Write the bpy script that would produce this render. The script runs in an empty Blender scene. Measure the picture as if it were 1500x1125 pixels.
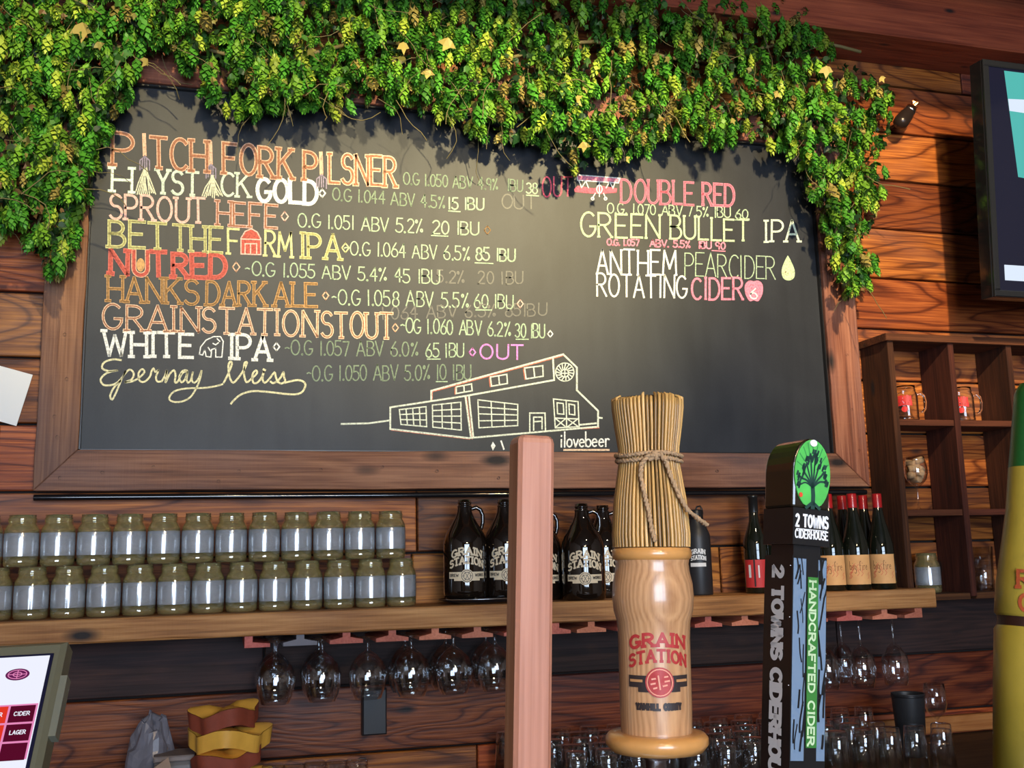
import bpy, math, random
from mathutils import Vector, Matrix
random.seed(7)
SC = bpy.context.scene
COL = SC.collection
R = math.radians

# ------------------------------------------------------------------ camera
CAM = Vector((0.3743, -3.0009, 1.55)); FPX = 1507.15
CR = Vector((0.9625, -0.2704, -0.0236)); CD = Vector((0.0226, 0.1665, -0.9858)); CF = Vector((0.2705, 0.9482, 0.1663))
cd = bpy.data.cameras.new('camera'); cam = bpy.data.objects.new('camera', cd); COL.objects.link(cam)
cam.matrix_world = Matrix(((CR.x, -CD.x, -CF.x, CAM.x), (CR.y, -CD.y, -CF.y, CAM.y), (CR.z, -CD.z, -CF.z, CAM.z), (0, 0, 0, 1)))
cd.sensor_width = 36; cd.lens = FPX / 1500 * 36; cd.clip_start = 0.05
SC.camera = cam

def P(px, py, Y):
    """point of the vertical plane at depth Y seen at a pixel"""
    d = CR * ((px - 750) / FPX) + CD * ((py - 562.5) / FPX) + CF
    return CAM + d * ((Y - CAM.y) / d.y)
def PZ(px, py, Z):
    d = CR * ((px - 750) / FPX) + CD * ((py - 562.5) / FPX) + CF
    return CAM + d * ((Z - CAM.z) / d.z)

# ------------------------------------------------------------------ world, lights, exposure
w = bpy.data.worlds.new('world'); SC.world = w; w.use_nodes = True
w.node_tree.nodes['Background'].inputs[0].default_value = (0.55, 0.68, 0.9, 1)
w.node_tree.nodes['Background'].inputs[1].default_value = 1.0
SC.view_settings.view_transform = 'Standard'; SC.view_settings.look = 'None'
SC.view_settings.gamma = 1; SC.view_settings.use_curve_mapping = False
SC.view_settings.exposure = 0.0

def aim(o, t):
    o.rotation_euler = (Vector(t) - o.location).to_track_quat('-Z', 'Y').to_euler()
def area(name, loc, target, sx, sy, power, col):
    l = bpy.data.lights.new(name, 'AREA'); l.shape = 'RECTANGLE'; l.size = sx; l.size_y = sy; l.energy = power; l.color = col
    o = bpy.data.objects.new(name, l); COL.objects.link(o); o.location = loc; aim(o, target); return o
def spot(name, loc, target, power, col, ang, blend=0.5, rad=0.04):
    l = bpy.data.lights.new(name, 'SPOT'); l.energy = power; l.color = col; l.spot_size = R(ang); l.spot_blend = blend; l.shadow_soft_size = rad
    o = bpy.data.objects.new(name, l); COL.objects.link(o); o.location = loc; aim(o, target); return o
WARM = (1.0, 0.80, 0.41)
area('window_daylight', (0.5, -7.35, 1.85), (0.5, 0, 1.85), 3.0, 2.1, 330, (0.64, 0.79, 1.0))
spot('track_spot_board', (2.05, -2.7, 3.62), (1.30, 0, 2.62), 760, WARM, 34, 1.0)
spot('track_spot_left', (0.45, -2.6, 3.62), (0.35, 0, 2.85), 340, WARM, 44, 0.9)
spot('track_spot_right', (1.9, -2.7, 3.62), (2.65, 0, 2.66), 540, (1.0, 0.76, 0.42), 38, 0.8)
spot('track_spot_shelf', (1.7, -2.6, 3.55), (1.85, 0, 1.60), 110, (1.0, 0.76, 0.46), 24, 0.9)
spot('handle_fill_spot', (0.5, -3.6, 3.0), (0.95, -2.0, 1.45), 25, (1.0, 0.84, 0.62), 36, 0.9, 0.08)  # added fill light to brighten the tap handles, no pendant hangs there

# ------------------------------------------------------------------ helpers
class MB:
    def __init__(s): s.v = []; s.f = []; s.m = []; s.s = []
    def add(s, vs, fs, mi=0, smooth=False):
        o = len(s.v); s.v += [tuple(v) for v in vs]
        for f in fs: s.f.append(tuple(i + o for i in f)); s.m.append(mi); s.s.append(smooth)
        return s
    def box(s, x0, x1, y0, y1, z0, z1, mi=0):
        vs = [(x, y, z) for x in (x0, x1) for y in (y0, y1) for z in (z0, z1)]
        return s.add(vs, [(0, 1, 3, 2), (4, 6, 7, 5), (0, 4, 5, 1), (2, 3, 7, 6), (0, 2, 6, 4), (1, 5, 7, 3)], mi)
    def cbox(s, x0, x1, y0, y1, z0, z1, c=0.003, mi=0):
        """box whose four edges towards the room (low y) are chamfered"""
        vs = [(x0, y1, z0), (x1, y1, z0), (x1, y1, z1), (x0, y1, z1), (x0, y0 + c, z0), (x1, y0 + c, z0), (x1, y0 + c, z1), (x0, y0 + c, z1),
              (x0 + c, y0, z0 + c), (x1 - c, y0, z0 + c), (x1 - c, y0, z1 - c), (x0 + c, y0, z1 - c)]
        fs = [(0, 3, 2, 1), (0, 1, 5, 4), (1, 2, 6, 5), (2, 3, 7, 6), (3, 0, 4, 7), (4, 5, 9, 8), (5, 6, 10, 9), (6, 7, 11, 10), (7, 4, 8, 11), (8, 9, 10, 11)]
        return s.add(vs, fs, mi)
    def lathe(s, prof, seg=32, cx=0, cy=0, mi=0, a0=0, a1=360, capb=False, capt=False, smooth=True):
        full = abs(a1 - a0 - 360) < 1e-6; n = seg if full else seg + 1
        vs = []
        for r, z in prof:
            for i in range(n):
                a = R(a0 + (a1 - a0) * i / seg); vs.append((cx + r * math.cos(a), cy + r * math.sin(a), z))
        fs = []
        for j in range(len(prof) - 1):
            for i in range(seg):
                k = (i + 1) % n; fs.append((j * n + i, j * n + k, (j + 1) * n + k, (j + 1) * n + i))
        s.add(vs, fs, mi, smooth)
        if capb: s.add(vs[:n], [tuple(range(n))[::-1]], mi)
        if capt: s.add(vs[-n:], [tuple(range(n))], mi)
        return s
    def tube(s, pts, r, seg=8, mi=0, caps=True):
        pts = [Vector(p) for p in pts]; n = len(pts); rs = r if isinstance(r, (list, tuple)) else [r] * n
        vs = []; up = None
        for i, p in enumerate(pts):
            t = (pts[min(i + 1, n - 1)] - pts[max(i - 1, 0)]).normalized()
            if up is None:
                up = t.orthogonal().normalized()
            up = (up - t * up.dot(t)).normalized(); b = t.cross(up)
            for k in range(seg):
                a = 2 * math.pi * k / seg; vs.append(p + (up * math.cos(a) + b * math.sin(a)) * rs[i])
        fs = [(i * seg + k, i * seg + (k + 1) % seg, (i + 1) * seg + (k + 1) % seg, (i + 1) * seg + k) for i in range(n - 1) for k in range(seg)]
        s.add(vs, fs, mi, True)
        if caps: s.add(vs[:seg], [tuple(range(seg))[::-1]], mi); s.add(vs[-seg:], [tuple(range(seg))], mi)
        return s
    def prism(s, poly, y0, y1, mi=0, smooth=False):
        """polygon in x,z extruded from y0 (room side) to y1"""
        n = len(poly); vs = [(x, y0, z) for x, z in poly] + [(x, y1, z) for x, z in poly]
        fs = [tuple(range(n)), tuple(range(2 * n - 1, n - 1, -1))] + [(i, i + n, (i + 1) % n + n, (i + 1) % n) for i in range(n)]
        return s.add(vs, fs, mi)
    def mesh(s, name, mats):
        me = bpy.data.meshes.new(name); me.from_pydata(s.v, [], s.f)
        for m in (mats if isinstance(mats, (list, tuple)) else [mats]): me.materials.append(m)
        me.polygons.foreach_set('material_index', s.m); me.polygons.foreach_set('use_smooth', s.s)
        me.update(); return me
    def build(s, name, mats, parent=None, loc=None):
        return link(name, s.mesh(name, mats), parent, loc)
def link(name, me, parent=None, loc=None):
    o = bpy.data.objects.new(name, me); COL.objects.link(o)
    if parent: o.parent = parent
    if loc is not None: o.location = loc
    return o
def tag(o, label=None, cat=None, group=None, kind=None):
    if label: o['label'] = label
    if cat: o['category'] = cat
    if group: o['group'] = group
    if kind: o['kind'] = kind
    return o
def thing(name, label, cat, loc=(0, 0, 0), group=None):
    o = bpy.data.objects.new(name, None); COL.objects.link(o); o.location = loc; o.empty_display_size = 0.05
    return tag(o, label, cat, group)
KIDS = {}
def dup(root, loc, label, rotz=None):
    def cp(o, par):
        c = o.copy(); COL.objects.link(c)
        if par is not None: c.parent = par
        for ch in [x for x in ALLK(o)]: cp(ch, c)
        return c
    r = cp(root, None); r.location = loc
    if rotz is not None: r.rotation_euler.z = rotz
    r['label'] = label; return r
def ALLK(o): return list(o.children)
ORD = ['first', 'second', 'third', 'fourth', 'fifth', 'sixth', 'seventh', 'eighth', 'ninth', 'tenth', 'eleventh', 'twelfth', 'thirteenth', 'fourteenth', 'fifteenth', 'sixteenth']

# ------------------------------------------------------------------ materials
def nmat(name):
    m = bpy.data.materials.new(name); m.use_nodes = True; nt = m.node_tree; b = nt.nodes['Principled BSDF']; return m, nt, b
def plain(name, col, rough=0.5, metal=0.0, spec=0.5, coat=0.0, emit=None, es=1.0, noise=0.0, nscale=20):
    m, nt, b = nmat(name); c = (*col, 1)
    b.inputs['Base Color'].default_value = c; b.inputs['Roughness'].default_value = rough; b.inputs['Metallic'].default_value = metal
    b.inputs['Specular IOR Level'].default_value = spec; b.inputs['Coat Weight'].default_value = coat; b.inputs['Coat Roughness'].default_value = 0.08
    if emit: b.inputs['Emission Color'].default_value = (*emit, 1); b.inputs['Emission Strength'].default_value = es
    if noise:
        tc = nt.nodes.new('ShaderNodeTexCoord'); n = nt.nodes.new('ShaderNodeTexNoise'); n.inputs['Scale'].default_value = nscale; n.inputs['Detail'].default_value = 5
        mx = nt.nodes.new('ShaderNodeMix'); mx.data_type = 'RGBA'; nt.links.new(tc.outputs['Object'], n.inputs['Vector']); nt.links.new(n.outputs[0], mx.inputs[0])
        mx.inputs[6].default_value = tuple(max(0, x * (1 - noise)) for x in col) + (1,); mx.inputs[7].default_value = tuple(min(1, x * (1 + noise)) for x in col) + (1,)
        nt.links.new(mx.outputs[2], b.inputs['Base Color'])
    return m
def math_(nt, op, a, b=None, c=None):
    n = nt.nodes.new('ShaderNodeMath'); n.operation = op
    for i, x in enumerate((a, b, c)):
        if x is None: continue
        if isinstance(x, (int, float)): n.inputs[i].default_value = x
        else: nt.links.new(x, n.inputs[i])
    return n.outputs[0]
def ramp(nt, fac, stops):
    n = nt.nodes.new('ShaderNodeValToRGB'); nt.links.new(fac, n.inputs[0]); e = n.color_ramp.elements
    while len(e) < len(stops): e.new(0.5)
    for i, (p, c) in enumerate(stops): e[i].position = p; e[i].color = (*c, 1) if len(c) == 3 else c
    return n.outputs[0]
def wood(name, dark, mid, light, axis='X', rough=0.62, knots=0.1, saw=0.0, vary=0.5, ring=9.0, across=7.0, bump=0.25, coat=0.0, grey=0.0, bandw=0.16, lines=0.0):
    m, nt, b = nmat(name); N = nt.nodes.new; L = nt.links.new
    tc = N('ShaderNodeTexCoord'); oi = N('ShaderNodeObjectInfo')
    rnd = oi.outputs['Random']
    cmb = N('ShaderNodeCombineXYZ')
    L(math_(nt, 'MULTIPLY', rnd, 37.0), cmb.inputs[0]); L(math_(nt, 'MULTIPLY', rnd, 91.0), cmb.inputs[1]); L(math_(nt, 'MULTIPLY', rnd, 53.0), cmb.inputs[2])
    add = N('ShaderNodeVectorMath'); add.operation = 'ADD'; L(tc.outputs['Object'], add.inputs[0]); L(cmb.outputs[0], add.inputs[1])
    def mapped(al, ac):
        mp = N('ShaderNodeVectorMath'); mp.operation = 'MULTIPLY'; L(add.outputs[0], mp.inputs[0])
        mp.inputs[1].default_value = {'X': (al, ac, ac), 'Z': (ac, ac, al), 'Y': (ac, al, ac)}[axis]; return mp.outputs[0]
    def noise(vec, sc, det, dist=0.0):
        n = N('ShaderNodeTexNoise'); n.inputs['Scale'].default_value = sc; n.inputs['Detail'].default_value = det; n.inputs['Distortion'].default_value = dist; L(vec, n.inputs['Vector']); return n.outputs[0]
    low = noise(mapped(0.9, across), 1.0, 2, 0.6)
    band = math_(nt, 'PINGPONG', math_(nt, 'MULTIPLY', low, ring), 0.5)
    band = math_(nt, 'MULTIPLY', band, 2.0)
    fine = noise(mapped(4.5, 170), 1.0, 7, 0.2)
    mott = noise(mapped(2.2, 7), 1.0, 5, 0.3)
    f = math_(nt, 'ADD', math_(nt, 'MULTIPLY', band, bandw), math_(nt, 'ADD', math_(nt, 'MULTIPLY', fine, 0.75 - bandw * .6), math_(nt, 'MULTIPLY', mott, 0.42)))
    c = ramp(nt, f, [(0.28, dark), (0.55, mid), (0.82, light)])
    if lines:
        lm = ramp(nt, band, [(0.0, (0.30, 0.22, 0.20)), (0.16, (0.62, 0.56, 0.52)), (0.30, (1, 1, 1))])
        lx = N('ShaderNodeMix'); lx.data_type = 'RGBA'; lx.blend_type = 'MULTIPLY'; lx.inputs[0].default_value = lines; L(c, lx.inputs[6]); L(lm, lx.inputs[7]); c = lx.outputs[2]
    if grey:
        g = N('ShaderNodeMix'); g.data_type = 'RGBA'; L(math_(nt, 'MULTIPLY', ramp(nt, noise(mapped(1.6, 5), 1.0, 4), [(0.45, (0, 0, 0)), (0.7, (1, 1, 1))]), grey), g.inputs[0])
        L(c, g.inputs[6]); g.inputs[7].default_value = (0.16, 0.12, 0.13, 1); c = g.outputs[2]
    if knots:
        vo = N('ShaderNodeTexVoronoi'); vo.inputs['Scale'].default_value = 1.0; L(mapped(3.4, 8.5), vo.inputs['Vector'])
        k = ramp(nt, vo.outputs['Distance'], [(knots * 0.6, (0, 0, 0)), (knots * 1.5, (1, 1, 1))])
        kx = N('ShaderNodeMix'); kx.data_type = 'RGBA'; L(k, kx.inputs[0]); kx.inputs[6].default_value = (0.018, 0.012, 0.012, 1); L(c, kx.inputs[7]); c = kx.outputs[2]
    hs = N('ShaderNodeHueSaturation'); L(c, hs.inputs['Color'])
    L(math_(nt, 'MULTIPLY_ADD', rnd, vary, 1.0 - vary / 2), hs.inputs['Value'])
    L(math_(nt, 'MULTIPLY_ADD', math_(nt, 'FRACT', math_(nt, 'MULTIPLY', rnd, 7.3)), 0.03, 0.485), hs.inputs['Hue'])
    L(hs.outputs[0], b.inputs['Base Color']); b.inputs['Roughness'].default_value = rough; b.inputs['Specular IOR Level'].default_value = 0.35
    b.inputs['Coat Weight'].default_value = coat; b.inputs['Coat Roughness'].default_value = 0.12
    h = math_(nt, 'ADD', fine, math_(nt, 'MULTIPLY', band, 0.35))
    if saw:
        mp = mapped(110, 3); s = noise(mp, 1.0, 2)
        h = math_(nt, 'ADD', h, math_(nt, 'MULTIPLY', s, saw))
    bp = N('ShaderNodeBump'); bp.inputs['Strength'].default_value = bump; bp.inputs['Distance'].default_value = 0.004; L(h, bp.inputs['Height']); L(bp.outputs[0], b.inputs['Normal'])
    return m
def glass(name, col=(1, 1, 1), rough=0.02, milk=0.0, milkcol=(0.6, 0.68, 0.8), ior=1.45):
    m, nt, b = nmat(name)
    b.inputs['Base Color'].default_value = (*col, 1); b.inputs['Roughness'].default_value = rough; b.inputs['IOR'].default_value = ior
    b.inputs['Transmission Weight'].default_value = 1.0 - milk
    if milk: b.inputs['Base Color'].default_value = (*milkcol, 1)
    return m
def thin_glass(name, tint=(0.9, 0.93, 0.95), ior=1.5, gain=1.0):
    """thin-walled glass: what is behind shows through, fresnel reflection on top"""
    m, nt, b = nmat(name); N = nt.nodes.new; L = nt.links.new
    tr = N('ShaderNodeBsdfTransparent'); tr.inputs[0].default_value = (*tint, 1)
    gl = N('ShaderNodeBsdfGlossy'); gl.inputs['Roughness'].default_value = 0.03; gl.inputs[0].default_value = (1, 1, 1, 1)
    fr = N('ShaderNodeFresnel'); ge = N('ShaderNodeNewGeometry'); L(math_(nt, 'MULTIPLY_ADD', ge.outputs['Backfacing'], 1.0 / ior - ior, ior), fr.inputs['IOR'])
    mx = N('ShaderNodeMixShader'); L(math_(nt, 'MINIMUM', math_(nt, 'MULTIPLY', fr.outputs[0], gain), 1.0), mx.inputs[0]); L(tr.outputs[0], mx.inputs[1]); L(gl.outputs[0], mx.inputs[2])
    L(mx.outputs[0], nt.nodes['Material Output'].inputs['Surface']); nt.nodes.remove(b)
    return m

M = {}
M['plank'] = wood('reclaimed_plank', (0.040, 0.009, 0.003), (0.205, 0.050, 0.010), (0.52, 0.165, 0.033), 'X', knots=0.085, vary=0.9, ring=17, grey=0.25, rough=0.5, bump=0.4, bandw=0.10, across=4.2, lines=0.85)
M['plankdark'] = wood('shade_dark_plank', (0.008, 0.005, 0.005), (0.026, 0.014, 0.012), (0.060, 0.030, 0.022), 'X', knots=0.085, vary=0.4, ring=12, grey=0.1, rough=0.7, bump=0.35)  # wood colour darkened to stand in for the shade under the shelf
M['frame_h'] = wood('frame_wood', (0.04, 0.016, 0.010), (0.21, 0.080, 0.040), (0.40, 0.18, 0.095), 'X', knots=0.13, saw=0.8, vary=0.3, ring=5, grey=0.4, bump=0.5)
M['frame_v'] = wood('frame_wood_upright', (0.035, 0.013, 0.008), (0.19, 0.066, 0.034), (0.36, 0.155, 0.085), 'Z', knots=0.12, saw=0.8, vary=0.3, ring=5, grey=0.5, bump=0.5)
M['shelf'] = wood('shelf_wood', (0.07, 0.026, 0.010), (0.36, 0.135, 0.045), (0.60, 0.28, 0.11), 'X', knots=0.12, saw=0.5, vary=0.2, ring=6, bump=0.5, grey=0.2)
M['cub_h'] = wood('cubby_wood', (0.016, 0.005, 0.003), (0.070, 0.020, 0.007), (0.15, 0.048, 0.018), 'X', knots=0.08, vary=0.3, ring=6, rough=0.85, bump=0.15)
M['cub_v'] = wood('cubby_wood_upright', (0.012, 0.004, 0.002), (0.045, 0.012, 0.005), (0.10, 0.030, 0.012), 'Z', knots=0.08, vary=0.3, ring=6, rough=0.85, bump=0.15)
M['beam'] = wood('beam_wood', (0.05, 0.015, 0.007), (0.20, 0.055, 0.02), (0.32, 0.10, 0.035), 'X', knots=0.07, vary=0.1, ring=6)
M['back'] = plain('wall_backing', (0.012, 0.009, 0.008), 0.9)
M['black'] = plain('shadow_gap_black', (0.012, 0.012, 0.014), 0.35)
M['blackgloss'] = plain('glossy_black', (0.008, 0.008, 0.010), 0.12, coat=0.5)
M['blackmatte'] = plain('matte_black', (0.02, 0.021, 0.024), 0.45)
M['nail'] = plain('nail_iron', (0.03, 0.03, 0.035), 0.4, metal=0.8)
M['steel'] = plain('brushed_steel', (0.6, 0.6, 0.62), 0.25, metal=1.0)
M['white'] = plain('white_paper', (0.85, 0.86, 0.85), 0.7)
M['floor'] = plain('concrete_floor', (0.16, 0.13, 0.11), 0.6, noise=0.3, nscale=3)
M['ceil'] = plain('dark_ceiling', (0.07, 0.05, 0.04), 0.8, noise=0.2, nscale=4)
M['sidewall'] = plain('plaster_wall', (0.30, 0.24, 0.20), 0.8, noise=0.12, nscale=5)

# ------------------------------------------------------------------ the room
RX0, RX1, RY0, RZ1 = -2.5, 4.6, -7.5, 3.75
tag(MB().box(RX0, RX1, RY0, 0.1, -0.1, 0).build('floor', M['floor']), kind='structure')
tag(MB().box(RX0, RX1, RY0, 0.1, RZ1, RZ1 + 0.1).build('ceiling', M['ceil']), kind='structure')
tag(MB().box(RX0 - 0.1, RX0, RY0, 0.1, 0, RZ1).build('wall_left', M['sidewall']), kind='structure')
tag(MB().box(RX1, RX1 + 0.1, RY0, 0.1, 0, RZ1).build('wall_right', M['sidewall']), kind='structure')
WX0, WX1, WZ0, WZ1 = -1.03, 2.03, 0.77, 2.93
fw = MB()
fw.box(RX0, WX0, RY0 - 0.1, RY0, 0, RZ1); fw.box(WX1, RX1, RY0 - 0.1, RY0, 0, RZ1)
fw.box(WX0, WX1, RY0 - 0.1, RY0, 0, WZ0); fw.box(WX0, WX1, RY0 - 0.1, RY0, WZ1, RZ1)
tag(fw.build('wall_front', M['sidewall']), kind='structure')
wn = tag(thing('window_1', None, None, (0, 0, 0)), kind='structure')
wf = MB()
for x in (WX0, WX1): wf.box(x - 0.03, x + 0.03, RY0 + 0.16, RY0 + 0.2, WZ0, WZ1)
for z in (WZ0, (WZ0 + WZ1) / 2, WZ1): wf.box(WX0, WX1, RY0 + 0.16, RY0 + 0.2, z - 0.03, z + 0.03)
wf.build('window_frame', M['black'], wn)

# back wall: courses of reclaimed planks, 182 mm each
ZR = 1.5707; PH = 0.1822
wall = tag(MB().box(RX0, RX1, 0.02, 0.1, 0, RZ1).build('wall_back', M['back']), kind='structure')
joints_fixed = {-1: [0.915], 0: [0.93], 1: [-0.2, 2.1]}
plank_cache = {}
kmin = -8; kmax = 11
for k in range(kmin, kmax + 1):
    z0 = ZR + k * PH; z1 = min(z0 + PH, RZ1 - 0.002); z0 = max(z0, 0.0)
    rr = random.Random(100 + k)
    xs = [RX0]
    fx = joints_fixed.get(k)
    while xs[-1] < RX1 - 0.5:
        xs.append(xs[-1] + rr.choice((1.2, 1.5, 1.8, 2.2)))
    if fx:
        xs = [x for x in xs if all(abs(x - q) > 0.55 for q in fx)] + fx; xs = sorted(set(xs))
    xs = [x for x in xs if x < RX1 - 0.2] + [RX1]
    for a, b in zip(xs[:-1], xs[1:]):
        pr = rr.uniform(0, 0.005); L_ = b - a - 0.004; H_ = z1 - z0 - 0.007
        mb = MB().cbox(-L_ / 2, L_ / 2, -pr, 0.019, -H_ / 2, H_ / 2, 0.003)
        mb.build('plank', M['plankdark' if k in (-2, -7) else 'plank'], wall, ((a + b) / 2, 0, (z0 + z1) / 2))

bm = MB(); bm.cbox(RX0, RX1, -0.2, -0.006, 3.29, 3.52, 0.006)
tag(bm.build('trim_1', M['beam']), kind='structure')
tag(MB().cbox(RX0, RX1, -1.1, -0.95, 3.33, RZ1 - .002, 0.006).build('spot_cutoff_beam', M['beam'], None, (0, 0, 0)), kind='structure')  # unseen beam added to keep the track spots off the garland top

# ------------------------------------------------------------------ chalkboard
BX0, BX1, BZ0, BZ1 = 0.005, 2.316, 1.862, 2.926
OX0, OX1, OZ0, OZ1 = -0.100, 2.434, 1.753, 3.045
FY = -0.05; BY = -0.022
board = thing('chalkboard', 'large black chalkboard menu in a wide reclaimed wood frame, on the plank wall', 'chalkboard')
def board_mat():
    m, nt, b = nmat('chalkboard_slate'); N = nt.nodes.new; L = nt.links.new
    tc = N('ShaderNodeTexCoord')
    def noise(scale, det, vec=None, dist=0.0):
        n = N('ShaderNodeTexNoise'); n.inputs['Scale'].default_value = scale; n.inputs['Detail'].default_value = det; n.inputs['Distortion'].default_value = dist
        L(vec or tc.outputs['Object'], n.inputs['Vector']); return n.outputs[0]
    st = N('ShaderNodeVectorMath'); st.operation = 'MULTIPLY'; L(tc.outputs['Object'], st.inputs[0]); st.inputs[1].default_value = (14, 1, 2.2)
    smear = ramp(nt, noise(1.0, 5, st.outputs[0], 0.4), [(0.35, (0, 0, 0)), (0.75, (1, 1, 1))])
    wipe = ramp(nt, noise(2.6, 6, None, 1.2), [(0.35, (0, 0, 0)), (0.8, (1, 1, 1))])
    fine = noise(260, 3)
    f = math_(nt, 'ADD', math_(nt, 'MULTIPLY', smear, 0.30), math_(nt, 'ADD', math_(nt, 'MULTIPLY', wipe, 0.45), math_(nt, 'MULTIPLY', fine, 0.3)))
    c = ramp(nt, f, [(0.1, (0.009, 0.012, 0.018)), (0.9, (0.032, 0.037, 0.046))])
    L(c, b.inputs['Base Color']); b.inputs['Roughness'].default_value = 0.5; b.inputs['Specular IOR Level'].default_value = 0.40
    return m
M['slate'] = board_mat()
MB().box(BX0 - 0.01, BX1 + 0.01, BY, 0, BZ0 - 0.01, BZ1 + 0.01).build('slate_panel', M['slate'], board)
g = 0.001
for nm, poly, mt in (('b', [(OX0, OZ0), (OX1, OZ0), (BX1, BZ0), (BX0, BZ0)], 'frame_h'), ('t', [(BX0, BZ1), (BX1, BZ1), (OX1, OZ1), (OX0, OZ1)], 'frame_h'),
                     ('l', [(OX0, OZ0), (BX0, BZ0), (BX0, BZ1), (OX0, OZ1)], 'frame_v'), ('r', [(BX1, BZ0), (OX1, OZ0), (OX1, OZ1), (BX1, BZ1)], 'frame_v')):
    cx = sum(p[0] for p in poly) / 4; cz = sum(p[1] for p in poly) / 4
    rr = random.Random(nm)
    poly2 = []
    for i in range(4):        # slightly uneven long edges, a real mitre at the ends
        a, b = poly[i], poly[(i + 1) % 4]; n = 14 if math.dist(a, b) > 0.6 else 1
        for j in range(n):
            t = j / n; x = a[0] + (b[0] - a[0]) * t; z = a[1] + (b[1] - a[1]) * t
            if j: x += rr.uniform(-1, 1) * 0.0016; z += rr.uniform(-1, 1) * 0.0016
            poly2.append((x - cx, z - cz))
    o = MB().prism(poly2, FY + rr.uniform(-0.002, 0.001), -0.006).build('frame_board', M[mt], board, (cx, 0, cz))
    bv = o.modifiers.new('bevel', 'BEVEL'); bv.width = 0.002; bv.segments = 1; bv.limit_method = 'ANGLE'
gap_shade = MB()
for a in ((BX0, BX1, BZ1 - 0.006, BZ1), (BX0, BX1, BZ0, BZ0 + 0.003), (BX0, BX0 + 0.004, BZ0, BZ1), (BX1 - 0.005, BX1, BZ0, BZ1)):
    gap_shade.box(a[0], a[1], FY + 0.012, BY, a[2], a[3])
gap_shade.build('shadow_gap_strip', M['black'], board)  # black strips put in for the shadow gap inside the frame
# nail heads and nail holes in the frame
rr = random.Random(3)
nails = [(88, 700), (95, 490), (98, 555), (80, 610), (150, 692), (225, 684), (350, 690), (470, 688), (560, 684), (640, 690), (730, 700), (1050, 690), (1130, 688), (1232, 440), (1240, 520), (1247, 600), (1258, 660), (84, 640), (320, 705)]
for nx, ny in nails:
    p = P(nx, ny, FY); MB().lathe([(0.0001, -0.002), (0.0038, -0.0012), (0.0042, 0.003)], 10).build('nail', M['nail'], board, (p.x, FY, p.z)).rotation_euler.x = R(90)

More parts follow.
